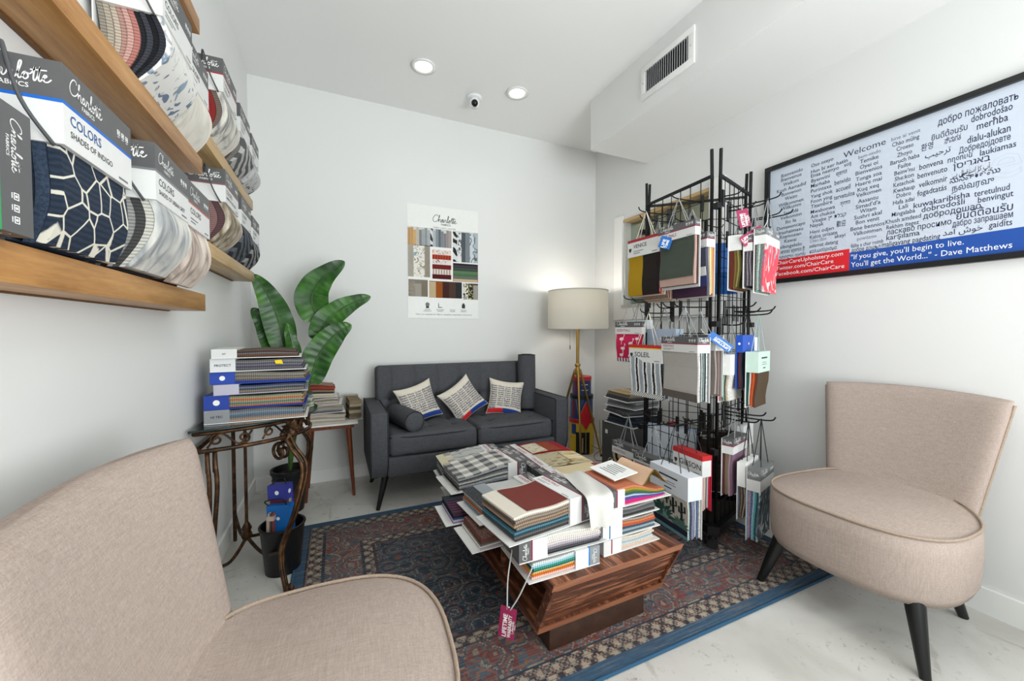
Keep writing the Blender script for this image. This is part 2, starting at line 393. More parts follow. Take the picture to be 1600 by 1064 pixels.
# hatch: trim, wooden lining, pane and the little office behind
tr = MB()
TW = .11
tr.bx(XR - .02, XR - .0005, WY1, WY1 + TW, WZ0, WZ1 + .04).bx(XR - .02, XR - .0005, WY0 - TW, WY0, WZ0, WZ1 + .04)
tr.bx(XR - .02, XR - .0005, WY0 - TW, WY1 + TW, WZ0 - TW, WZ0)
w1 = struct('window_1', tr, MAT_TRIM)
MB().bx(XR - .01, XR + .13, WY0, WY1, WZ1 - .025, WZ1).build('wood_head', MAT_SHELF2, w1)
ln = MB().bx(XR + .0, XR + .13, WY1 - .02, WY1, WZ0, WZ1 - .025).bx(XR - .0, XR + .13, WY0, WY0 + .02, WZ0, WZ1 - .025).bx(XR - .03, XR + .13, WY0, WY1, WZ0, WZ0 + .02)
ln.build('lining', plain('#c4c2be', .5), w1)
for a, b in ((WY0 + .02, 2.30), (2.32, WY1 - .02)):
    MB().bx(XR + .06, XR + .064, a, b, WZ0 + .02, WZ1 - .025).build('pane', MAT_PANE, w1)
MB().bx(XR + .045, XR + .08, 2.295, 2.325, WZ0 + .02, WZ1 - .025).build('mullion', plain('#6d6a64', .5), w1)
off = MB().bx(XR + .1, XR + .9, WY0 - .3, WY1 + .3, WZ0 - .1, WZ0 - .02).bx(XR + .9, XR + .95, WY0 - .3, WY1 + .3, WZ0 - .1, WZ1 + .3).bx(XR + .1, XR + .9, WY0 - .35, WY0 - .3, WZ0 - .1, WZ1 + .3).bx(XR + .1, XR + .9, WY1 + .3, WY1 + .35, WZ0 - .1, WZ1 + .3).bx(XR + .1, XR + .95, WY0 - .35, WY1 + .35, WZ1 + .3, WZ1 + .35)
struct('wall_office', off, wall_mat('cream_office_paint', '#d9d3c6'))
ol = bpy.data.lights.new('office_fill_light', 'POINT'); ol.shadow_soft_size = .1; ol.energy = 5; ol.color = (1, .96, .88)  # unseen point lamp added to brighten the office behind the hatch
oo = bpy.data.objects.new('office_fill_light', ol); COL.objects.link(oo); oo.location = (XR + .45, 2.15, WZ1 + .1)
# things on the office counter, seen through the hatch
t = thing('box_file', 'yellow box file upright behind the wall hatch glass', 'box file', (XR + .24, 2.44, WZ0 - .02))
box_part('case', -.06, .06, -.10, .10, 0, .27, plain('#caa62c'), t, .004); box_part('spine_label', -.0615, -.06, -.05, .05, .1, .2, plain('#efe8d0'), t)
t = thing('desk_organizer', 'dark wooden pigeonhole organizer seen through the wall hatch', 'organizer', (XR + .58, 2.42, WZ0 - .02))
og = MB().bx(-.15, .15, -.28, .28, 0, .02).bx(-.15, .15, -.28, .28, .40, .42).bx(.13, .15, -.28, .28, .02, .40)
for y in (-.28, -.09, .1, .26): og.bx(-.15, .13, y, y + .02, .02, .40)
og.build('carcass', plain('#7d6a52', .5), t)
for z in (.14, .27): box_part('shelf', -.15, .13, -.26, .26, z, z + .012, plain('#4b3a2b', .5), t)
t = thing('paper_stack', 'stack of white papers inside the wall hatch', 'papers', (XR + .3, 2.05, WZ0 - .02))
for k in range(7): box_part('sheet_bundle', -.11 + .004 * (k % 3), .11, -.15 + .006 * (k % 2), .15, k * .014, k * .014 + .012, plain(['#f2f2ee', '#dfe6ea', '#efe9da'][k % 3]), t)

# ceiling fittings
def downlight(x, y, label, power):
    t = thing('recessed_downlight', label, 'ceiling light', (x, y, ZC), 0, 'recessed ceiling lights')
    MB().lathe([(.056, 0), (.078, -.002), (.082, -.008), (.06, -.010), (.056, -.004)], 28, close=False).build('trim_ring', plain('#f3f3f1', .4), t, True)
    MB().lathe([(.056, -.002), (.0, -.003)], 28, close=False).build('lens', emit('downlight_lens', '#fffaf2', 4), t)
    d = bpy.data.lights.new('downlight_beam', 'SPOT'); d.energy = power; d.spot_size = 2.5; d.spot_blend = .9; d.shadow_soft_size = .06; d.color = (1, .985, .96)
    o = bpy.data.objects.new('downlight_beam', d); COL.objects.link(o); o.location = (x, y, ZC - .03)
    return t
downlight(.543, 2.609, 'round recessed downlight in the ceiling left of the security camera', 2)
downlight(1.223, 2.617, 'round recessed downlight in the ceiling between security camera and air duct', 2.5)
for x, y, lb in ((.2, .9, 'above the left taupe chair'), (1.2, .9, 'above the front of the coffee table'), (.2, -.7, 'by the shop window on the shelf side'), (1.2, -.7, 'by the shop window on the sign side')):
    downlight(x, y, 'round recessed downlight in the ceiling ' + lb, 9)
t = thing('security_camera', 'white turret security camera mounted on the ceiling', 'camera', (.955, 2.797, ZC))
MB().lathe([(.055, 0), (.058, -.012), (.05, -.02)], 24).build('mount', plain('#eceded', .35), t, True)
MB().lathe([(.0, .034), (.022, .03), (.036, .015), (.04, 0), (.036, -.02), (.028, -.034), (.0, -.036)], 20, c=(0, -.004, -.045)).build('ball', plain('#e9eaeb', .3), t, True)
MB().tube([(-.004, -.022, -.058), (-.011, -.044, -.068)], [.026, .022], 18).build('lens', plain('#17181a', .12), t, True)

t = thing('air_vent', 'white louvred air supply vent on the side of the duct', 'vent', (1.774, 1.738, 2.655))
MB().bx(-.001, 0, -.16, .16, -.065, .065).build('backing', plain('#1d1e20', .7), t)
fr = MB().bx(-.012, 0, -.2, .2, .065, .1).bx(-.012, 0, -.2, .2, -.1, -.065).bx(-.012, 0, -.2, -.16, -.065, .065).bx(-.012, 0, .16, .2, -.065, .065)
fr.build('frame', plain('#efefed', .4), t, bevel=.002)
lv = MB().box((-.007, 0, 0), (.0025, .012, .13), None, Matrix.Rotation(-.95, 3, 'Z')); l0 = lv.build('louver', plain('#b9babc', .4), t)
for k in range(19):
    y = -.15 + k * .3 / 18
    o = l0 if k == 0 else l0.copy()
    if k: COL.objects.link(o); o.parent = t
    o.location = (0, y, 0)
for y in (-.18, .18): MB().lathe([(.004, 0), (.004, .002)], 8).build('screw', plain('#b9b9b9', .3, .6), t).matrix_local = Matrix.Translation((-.012, y, 0)) @ Matrix.Rotation(-PI / 2, 4, 'Y')

# ------------------------------------------------------------------ framed welcome sign on the right wall
def sign():
    y0, y1, z0, z1 = .44, 1.5, 1.388, 2.066          # room y decreases from left to right across the sign
    t = thing('framed_sign', 'black framed welcome sign in many languages with red and blue bands', 'sign', (XR, (y0 + y1) / 2, z0))
    L = Matrix.Translation((-XR, -(y0 + y1) / 2, -z0))
    def B(*a): return MB().bx(*a)
    X = XR
    def place(o): o.matrix_local = L; return o
    F = .024
    fr = B(X - .028, X, y0, y1, z1 - F, z1).bx(X - .028, X, y0, y1, z0, z0 + F).bx(X - .028, X, y0, y0 + F, z0 + F, z1 - F).bx(X - .028, X, y1 - F, y1, z0 + F, z1 - F)
    place(fr.build('frame', plain('#17181a', .35), t))
    place(B(X - .012, X - .004, y0 + F, y1 - F, z0 + F, z1 - F).build('print_panel', plain('#cbd4e2', .45), t))
    place(B(X - .0128, X - .012, 1.082, y1 - F, z0 + F, 1.522).build('red_band', plain('#d8242d', .45), t))
    place(B(X - .0128, X - .012, y0 + F, 1.082, z0 + F, 1.502).build('blue_band', plain('#1f4fa3', .45), t))
    words = r'''Bienvenido|1.359|1.994|0.113|s
Bienvenue|1.362|1.97|0.108|s
Welkom|1.363|1.942|0.081|s
Kosh Aamadid|1.362|1.913|0.151|s
Bonvenon|1.36|1.887|0.102|s
Weizo|1.361|1.86|0.065|s
Willkommen|1.362|1.83|0.13|s
Willkumm|1.361|1.808|0.106|s
Sansofé|1.36|1.779|0.078|s
Velkominn|1.36|1.755|0.112|s
Ilo la|1.359|1.728|0.056|s
Dumenoncayo|1.36|1.7|0.149|s
Irashaimasu|1.359|1.673|0.127|s
Kopivosian|1.361|1.648|0.113|s
Kawai|1.36|1.621|0.063|s
Isibingelelo|1.36|1.591|0.119|s
हे आपका स्वागत है|1.358|1.561|0.146|s
კეთილი იყოს|1.357|1.534|0.151|s
Oso oseyo|1.211|1.994|0.102|s
Hun bi xer hatin|1.18|1.962|0.164|s
Enaa neenyo|1.198|1.94|0.127|s
Byenvini|1.217|1.913|0.086|s
Marhaba|1.217|1.886|0.088|s
Purintaxa|1.213|1.859|0.095|s
Yang shok|1.21|1.83|0.102|s
Foon ying|1.21|1.803|0.099|s
Titambire|1.21|1.777|0.099|s
Mwabonwa|1.204|1.748|0.111|s
Ant chukoa|1.204|1.723|0.111|s
Vitejte|1.219|1.698|0.067|s
Nayak|1.229|1.675|0.064|s
Heni odjen|1.206|1.641|0.11|s
Kalos orisate|1.198|1.615|0.126|s
Chào đón|1.222|1.594|0.077|t
selamat datang|1.197|1.568|0.132|s
καλωσόρισμα|1.198|1.539|0.124|s
xoş|1.098|1.942|0.031|s
स्वागत|1.123|1.908|0.048|s
benvido|1.118|1.866|0.068|m
accueil|1.115|1.829|0.061|m
tervetuloa|1.11|1.792|0.087|m
স্বাগত|1.104|1.753|0.043|s
ןפ תלבק|1.138|1.697|0.077|s
歡迎|1.12|1.653|0.039|m
akeyi|1.124|1.595|0.046|s
Welcome|1.034|1.99|0.165|l
bem-vindo|1.012|1.956|0.085|t
Temike|1.012|1.932|0.071|s
Oyei oi|1.013|1.906|0.069|s
Bienvenios|1.013|1.881|0.102|s
Tonga soa|1.013|1.852|0.099|s
Haere mai|1.013|1.826|0.101|s
Kuq xeq|1.014|1.799|0.081|s
Velkomen|1.012|1.774|0.096|s
Aasantu|1.013|1.743|0.077|s
Simad'd'a|1.013|1.718|0.096|s
Witam|1.012|1.693|0.063|s
Sushri akal|1.013|1.668|0.106|s
Bon venit|1.013|1.643|0.091|s
Bene bennios|1.014|1.615|0.131|s
Välkommen|1.013|1.59|0.109|s
powitanie|1.014|1.563|0.075|t
fáilte a chur roimh|1.014|1.533|0.125|s
добре дошъл|1.018|1.511|0.113|s
bine ai venit|0.883|1.988|0.098|t
Chào mừng|0.883|1.962|0.091|s
Croeso|0.884|1.936|0.057|s
Zhoyo|0.885|1.908|0.05|s
Baruch haba|0.884|1.881|0.098|s
Failte|0.884|1.855|0.043|s
Beinv'nu|0.884|1.829|0.068|s
She:kon|0.884|1.803|0.064|s
Ketachok|0.884|1.777|0.072|s
Kwahaup|0.883|1.75|0.072|s
Dobro|0.884|1.725|0.049|s
Hafa adai|0.884|1.697|0.072|s
Lali|0.884|1.672|0.031|s
Mingalaba|0.884|1.645|0.079|s
Khush amdeed|0.885|1.617|0.12|s
Rekhim itegez|0.886|1.591|0.11|s
ласкаво просимо|0.836|1.568|0.208|m
karşılama|0.884|1.544|0.113|m
maligayang pagdating|0.86|1.515|0.193|m
добро пожаловать|0.674|1.992|0.213|l
dobrodošao|0.633|1.96|0.105|l
merħba|0.63|1.924|0.079|l
ยินดีต้อนรับ|0.747|1.936|0.104|m
dialu-alukan|0.639|1.881|0.111|l
환영|0.812|1.905|0.037|m
ಸ್ವಾಗತ|0.736|1.905|0.047|m
ﺐﻴﺣﺮﺗ|0.779|1.868|0.077|m
Добредојдовте|0.65|1.848|0.134|m
laukiamas|0.614|1.816|0.09|m
bonvena|0.798|1.826|0.073|m
ողջույն|0.714|1.822|0.068|m
benvenuto|0.794|1.79|0.091|m
ןסירגאב|0.682|1.79|0.1|m
velkomnir|0.791|1.75|0.087|m
ﮯﮨ ﻝﺎﺒﻘﺘﺳﺍ ﺎﮐ ﭖﺁ|0.681|1.757|0.1|s
fogadtatás|0.794|1.714|0.09|m
సుస్వాగతము|0.673|1.735|0.135|m
நல்வரவு|0.677|1.7|0.113|m
kuwakaribisha|0.766|1.665|0.168|m
teretulnud|0.626|1.66|0.09|m
dobrodošli|0.76|1.64|0.128|m
добродошао|0.735|1.61|0.166|m
benvingut|0.616|1.633|0.089|m
ยินดีต้อนรับ|0.645|1.584|0.147|l
дабро запрашаем|0.65|1.555|0.158|m
ﺪﻣﺁ ﺵﻮﺧ|0.701|1.524|0.111|m
gaidīts|0.601|1.526|0.058|m
ChairCareUpholstery.com|1.271|1.503|0.325|r
Twitter.com/ChairCare|1.292|1.472|0.285|r
Facebook.com/ChairCare|1.267|1.440|0.331|r
"If you give, you'll begin to live.|0.885|1.477|0.38|b
You'll get the World..." - Dave Matthews|0.822|1.440|0.504|b
Chair|1.232|1.794|0.459|o
Care|0.742|1.799|0.377|o
Upholstery|1.018|1.635|0.873|o'''
    navy = plain('#232a4d', .6); gry = plain('#5d6580', .6); wh = plain('#f6f7fa', .5); ghost = plain('#c3cbd8', .5)
    U = Vector((0, -1, 0)); V = Vector((0, 0, 1)); mb = MB(); wm = MB(); bm_ = MB()
    SZ = {'s': .027, 't': .024, 'm': .034, 'l': .041, 'r': .029, 'b': .034}
    for ln_ in words.strip().split('\n'):
        w_, y, z, wd, s = ln_.rsplit('|', 4); y = float(y); z = float(z); wd = float(wd)
        if s == 'o':
            vs_, fs_, tw = text_geo(w_, 0.0); sx = wd / tw; h = .0011; zz = z - .1; sz = min(sx, .30)
            cnt = {}
            for f in fs_:
                for a, b in zip(f, f[1:] + f[:1]): cnt[frozenset((a, b))] = cnt.get(frozenset((a, b)), 0) + 1
            for e, c in cnt.items():
                if c == 1:
                    a, b = [Vector((vs_[i][0] * sx - wd / 2, vs_[i][1] * sz)) for i in e]
                    d = b - a
                    if d.length < 1e-6: continue
                    d.normalize(); n_ = Vector((-d.y, d.x)) * h
                    q = [a + n_, b + n_, b - n_, a - n_]
                    wm.add([Vector((X - .0122, y, zz)) + U * p.x + V * p.y for p in q], [(0, 1, 2, 3)], ghost)
            continue
        sz = SZ[s]
        if w_ == 'Welcome': off_ = 0.0
        else: off_ = .007 if s in 'sml' else 0.0
        if s in 'rb': put_text(bm_, w_, (X - .0132, y + wd / 2, z - sz * .3), U, V, sz, wh, wd)
        else: put_text(mb, w_, (X - .0124, y + wd / 2, z - sz * .3), U, V, sz, gry if s == 't' else navy, wd, off=off_)
    for o_ in (wm.build('outline_lettering', None, t), mb.build('lettering', None, t), bm_.build('band_lettering', None, t)): place(o_)['kind'] = 'stuff'
sign()

# ------------------------------------------------------------------ fabric poster on the back wall
def poster():
    x0, x1, z0, z1 = .524, 1.117, 1.215, 2.125
    t = thing('poster', 'white fabric-company poster with a collage of cloth photographs', 'poster', ((x0 + x1) / 2, YB, z0))
    W = x1 - x0; H = z1 - z0; Y = -.003
    box_part('sheet', -W / 2, W / 2, Y, -.0005, 0, H, plain('#eeeeec', .4), t)
    def px(u): return (u - 163) / (690 - 163) * W - W / 2          # measured across the sheet
    def pz(v): return H - (v - 125) / (960 - 125) * H
    def photo(u0, u1, v0, v1, cols, horiz=False, jit=.25, kind='weave', back='#cfcfcd'):
        mb = MB(); a, b, c, d = px(u0), px(u1), pz(v1), pz(v0)
        mb.bx(a, b, Y - .0005, Y, c, d, plain(back)); n = len(cols)
        for i, h in enumerate(cols):
            m = fab(h, kind) if not isinstance(h, tuple) else fab(h[0], h[1], h[2])
            if horiz: e = c + (d - c) * i / n; mb.bx(a + .004, b - .004, Y - .001, Y - .0005, e + .002, e + (d - c) / n, m)
            else:
                e = a + (b - a) * i / n; top = d - (d - c) * random.uniform(0, jit); mb.bx(e + .001, e + (b - a) / n, Y - .001, Y - .0005, c, top, m)
        mb.build('photo_panel', None, t)
    photo(165, 482, 290, 425, ['#c9a070', '#d8a868', '#dcb88a', '#cfc8ba', '#8e9194', '#b0b4b7', '#9ea3a6', '#b9c0c6', ('#d8d8d6', 'zebra', '#3d3f42'), '#c3c9cf', '#95a0a8', '#6d757b', '#8b9399', '#8d8a92', '#a59a9a', '#b4aaa6'])
    photo(492, 688, 290, 525, [('#d5d6d8', 'zebra', '#27292c'), ('#e0e0e0', 'leaf', '#3b3e42'), '#5a6268', '#879098', ('#c9d0d6', 'swirl', '#4f5961'), ('#aab4bb', 'swirl', '#59646c')], jit=.05)
    photo(165, 322, 420, 655, ['#b9b2a6', ('#e9e3d8', 'leaf', '#544f48'), ('#e9e3d8', 'leaf', '#8b8477'), '#a59c8f'], jit=.03)
    photo(335, 482, 445, 665, ['#5d1f22', ('#e3ddd3', 'stripe', '#a89388'), '#7b2a28', ('#e7d9d4', 'leaf', '#7a5a50'), ('#b2472f', 'stripe', '#8b2f20'), ('#e9d6cc', 'leaf', '#c48a80')], horiz=True, back='#efe9e6')
    photo(492, 688, 535, 675, ['#d7c3a0', '#6f7f74', '#4f7d58', '#5f8a67', '#395a4a', '#39464e', '#2d3438'], horiz=True, back='#8f3a34')
    photo(168, 305, 675, 800, [('#b5aa9c', 'speck', '#5b534a'), ('#d4ccc0', 'check', '#3c3a38'), '#8c8070'], jit=.3, back='#7e766b')
    photo(315, 560, 680, 805, ['#d5bd97', '#a75a24', '#4b2c2a', '#574037', '#343537'], jit=.06, back='#3a332d')
    photo(570, 688, 685, 810, [('#dcd8c8', 'leaf', '#1d1e1d'), ('#2c2d2a', 'leaf', '#cbbf8a'), ('#d6d2c6', 'check', '#1f201f')], jit=.15, back='#2a2b29')
    lt = MB(); U = (1, 0, 0); V = (0, 0, 1)
    put_logo(lt, (px(340), Y - .0008, pz(238)), U, V, .205, INK_K)
    put_text(lt, 'FABRIC | VINYL | LEATHER', ((px(350)), Y - .0008, pz(285)), U, V, .016, INK_G, .185)
    for u in (302, 395, 488, 572):
        c = Vector((px(u), Y - .0008, pz(862)))
        if u == 302: lt.add([c + Vector((.017 * math.cos(a), 0, .017 * math.sin(a) + .006)) for a in [k * PI / 8 for k in range(16)]], [tuple(range(16))], INK_G); lt.bx(c.x - .012, c.x + .012, c.y, c.y + .0003, c.z - .024, c.z - .008, INK_K)
        elif u == 395:
            for q in (0, .005): lt.bx(c.x - .016 + q, c.x + .016 + q, c.y - q / 50, c.y, c.z - .018 + q, c.z + .018 + q, INK_G if q == 0 else INK_W)
        elif u == 572: lt.bx(c.x - .014, c.x + .014, c.y, c.y + .0003, c.z - .02, c.z + .012, INK_K); lt.bx(c.x - .008, c.x + .008, c.y, c.y + .0003, c.z + .012, c.z + .022, INK_K)
    for u, a, b in ((302, 'LIFETIME', 'WARRANTY'), (395, 'MATCHING', 'SAMPLES'), (488, 'NO MIN', 'ORDERS'), (572, 'MADE IN', 'AMERICA')):
        put_text(lt, a, (px(u), Y - .0008, pz(898)), U, V, .012, INK_K, align='c'); put_text(lt, b, (px(u), Y - .0008, pz(909)), U, V, .012, INK_K, align='c')
    put_text(lt, 'Visit our website for fabric, samples, inspiration and more', (0, Y - .0008, pz(935)), U, V, .016, INK_K, .47, 'c')
    lt.build('lettering', None, t)['kind'] = 'stuff'
poster()
# ------------------------------------------------------------------ rug
def rug():
    x0, x1, y0, y1 = -.19, 2.1, .99, 2.465
    hx, hy = (x1 - x0) / 2, (y1 - y0) / 2
    t = NT('faded_persian_rug', 0.95, 0, 0.1); co = t.n('ShaderNodeTexCoord').outputs['Object']
    sp = t.n('ShaderNodeSeparateXYZ'); t.l(co, sp.inputs[0])
    q = .007
    sx = t.math('SNAP', sp.outputs[0], q); sy = t.math('SNAP', sp.outputs[1], q)
    ax = t.math('SUBTRACT', hx, t.math('ABSOLUTE', sx)); ay = t.math('SUBTRACT', hy, t.math('ABSOLUTE', sy))
    d = t.math('MINIMUM', ax, ay)
    # mirrored coordinates make the motifs symmetrical as woven
    cb = t.n('ShaderNodeCombineXYZ'); t.l(t.math('ABSOLUTE', sx), cb.inputs[0]); t.l(t.math('ABSOLUTE', sy), cb.inputs[1]); mv = cb.outputs[0]
    big = t.vor(mv, 4.2); mid = t.vor(mv, 11.0); sm = t.vor(mv, 30.0); cell = t.vor(mv, 11.0, 'F1', 'Color'); cs = t.n('ShaderNodeSeparateColor'); t.l(cell, cs.inputs[0])
    rng = t.math('FRACT', t.math('ADD', t.math('MULTIPLY', mid, 2.6), cs.outputs[0]))
    rngb = t.math('FRACT', t.math('MULTIPLY', big, 4.0))
    nz = t.noise(co, 7, 4, 0, .7); fine = t.noise(co, 170, 2)
    field = t.ramp(t.math('ADD', t.math('MULTIPLY', rng, .6), t.math('MULTIPLY', nz, .45)), [(0.0, '#29323d'), (.3, '#2d3944'), (.42, '#3f4c57'), (.50, '#8b7f6c'), (.56, '#364450'), (.66, '#55616a'), (.72, '#8a4636'), (.78, '#3a4853'), (.88, '#9c9080')], 'CONSTANT')
    border = t.ramp(t.math('ADD', t.math('MULTIPLY', rngb, .55), t.math('MULTIPLY', rng, .45)), [(0.0, '#7a4138'), (.2, '#8d5a4c'), (.3, '#47525f'), (.4, '#94897a'), (.48, '#84473c'), (.58, '#59646e'), (.66, '#98654f'), (.74, '#59646e'), (.84, '#a3967f'), (.92, '#6a3430')], 'CONSTANT')
    lat = t.math('ADD', t.math('MULTIPLY', sx, 34.0), 0); lat2 = t.math('MULTIPLY', sy, 34.0)
    dia = t.math('ABSOLUTE', t.math('SINE', t.math('MULTIPLY', t.math('ADD', lat, lat2), 1.5))); dib = t.math('ABSOLUTE', t.math('SINE', t.math('MULTIPLY', t.math('SUBTRACT', lat, lat2), 1.5)))
    guard = t.ramp(t.math('MULTIPLY', dia, dib), [(0, '#3a3438'), (.18, '#94897b'), (.4, '#80524a'), (.62, '#b3a894')], 'CONSTANT')
    edge = t.mix(t.noise(co, 60, 2), '#2f4c66', '#44647f')
    def band(lo, hi):
        return t.math('MULTIPLY', t.math('GREATER_THAN', d, lo), t.math('LESS_THAN', d, hi))
    c = t.mix(band(.045, .05), edge, '#2b2a33'); c = t.mix(band(.05, .115), c, guard); c = t.mix(band(.115, .125), c, '#2c3340')
    c = t.mix(band(.125, .29), c, border); c = t.mix(band(.29, .30), c, '#2c3340'); c = t.mix(band(.30, .345), c, guard); c = t.mix(band(.345, .355), c, '#4a2c2c')
    c = t.mix(band(.355, 9.0), c, field)
    fade = t.mix(t.math('MULTIPLY', t.ramp(t.noise(co, 2.4, 3), [(.3, (0, 0, 0, 1)), (.7, (1, 1, 1, 1))]), .45), c, '#555b63')
    st1 = t.ramp(t.noise(t.obj((5, 130, 1)), 1.0, 2), [(.52, (0, 0, 0, 1)), (.6, (1, 1, 1, 1))]); st2 = t.ramp(t.noise(t.obj((9, 170, 1)), 1.0, 2), [(.55, (0, 0, 0, 1)), (.62, (1, 1, 1, 1))])
    fade = t.mix(t.math('MULTIPLY', st1, .30), fade, '#8a8175'); fade = t.mix(t.math('MULTIPLY', st2, .35), fade, '#363d46')
    thr = t.mix(t.math('MULTIPLY', fine, .55), fade, t.mix(.5, fade, '#2b3038'))
    t.col(thr); t.bump(t.math('ADD', fine, t.math('MULTIPLY', rng, .4)), .5, .003)
    o = thing('area_rug', 'faded blue and red Persian-style area rug under the coffee table', 'rug', ((x0 + x1) / 2, (y0 + y1) / 2, 0))
    MB().bx(-hx, hx, -hy, hy, .0005, .009).build('pile', t.m, o, bevel=.003)
    bd = MB()
    for y in (-hy, hy): bd.tube([(-hx, y, .006), (hx, y, .006)], .006, 8)
    for x in (-hx, hx): bd.tube([(x, -hy, .006), (x, hy, .006)], .006, 8)
    bd.build('binding', plain('#2f5878', .9), o, True)
rug()
RZ = .0095

# ------------------------------------------------------------------ accent chairs
def make_chair():
    t = thing('accent_chair', 'x', 'chair')
    N = 56
    def outline(sc, z, dx=0.0):
        r = []
        for k in range(N):
            a = 2 * PI * k / N; c, s = math.cos(a), math.sin(a)
            x = .02 + (.265 if c > 0 else .25) * math.copysign(abs(c) ** (2 / 2.7), c); y = .305 * math.copysign(abs(s) ** (2 / 2.7), s)
            r.append(((x - .02) * sc + .02 + dx, y * sc, z))
        return r
    def rise(ring):           # the skirt climbs a little towards the back
        return [(x, y, z + (.05 * max(0, (-.05 - x) / .18) ** 2)) for x, y, z in ring]
    sk = MB().loft([outline(.90, .205), outline(.945, .203), outline(.985, .235), outline(1.0, .30), outline(1.003, .37), rise(outline(.99, .425)), rise(outline(.965, .430))], caps=False)
    sk.build('seat_skirt', MAT_LINEN, t, True)
    rings = []
    for r in (1.0, .97, .9, .78, .6, .4, .2, .03, .002):
        rings.append([(x, y, .432 + .034 * (1 - r ** 2.6) + (.05 * max(0, (-.05 - x) / .18) ** 2) * r) for x, y, z in outline(.972 * r, 0)])
    MB().loft(rings, caps=False).build('seat_cushion', MAT_LINEN, t, True)
    MB().tube(rise(outline(.982, .436)), .0048, 6, closed=True).build('piping', MAT_PIPING, t, True)
    # flared, slightly dished back
    M_ = 22; rr = []
    prof = [(0, .8), (.04, 1), (.2, 1), (.4, 1), (.6, 1), (.78, 1), (.9, 1), (.955, .94), (.985, .72), (1.0, .3)]
    for v, th in prof:
        hw = (.232 + .068 * v) * (1 if v < .95 else .995); z = .335 + .525 * v; T = .033 * th; ring = []
        us = [math.sin(PI / 2 * (-1 + 2 * k / M_)) for k in range(M_ + 1)]
        for sgn, seq in ((1, us), (-1, us[::-1])):
            for u in (seq if sgn > 0 else seq[1:-1]):
                e = (1 - abs(u) ** 12) ** .5 if abs(u) < 1 else 0
                x = -.19 - .103 * v - (.015 + .03 * v) * (1 - u * u) + sgn * T * e
                ring.append((x, u * hw, z + .014 * v * v * (1 - u * u)))
        rr.append(ring)
    MB().loft(rr).build('backrest', MAT_LINEN, t, True)
    pp = []
    for v in [k / 14 for k in range(15)]: pp.append((-.19 - .103 * v, -(.232 + .068 * v), .335 + .525 * v * .97))
    MB().tube(pp, .0045, 6).build('back_piping', MAT_PIPING, t, True)
    MB().tube([(x, -y, z) for x, y, z in pp], .0045, 6).build('back_piping', MAT_PIPING, t, True)
    for (a, b) in (((.19, .215, .215), (.25, .268, 0)), ((.19, -.215, .215), (.25, -.268, 0)), ((-.17, .16, .22), (-.262, .2, 0)), ((-.17, -.16, .22), (-.262, -.2, 0))):
        MB().bar(a, b, .029, 14, None, .0145).build('leg', MAT_BLACK, t, 'auto')
    return t
ch = make_chair()
tag(ch, 'taupe linen armless accent chair against the wall beneath the framed sign', 'chair', 'taupe accent chairs')
ch.location = (1.957, .833, 0); ch.rotation_euler.z = PI
c2 = copy_tree(ch); c2.location = (-.055, .85, 0); c2.rotation_euler.z = math.radians(-4)
tag(c2, 'taupe linen armless accent chair under the wooden wall shelves', 'chair', 'taupe accent chairs')

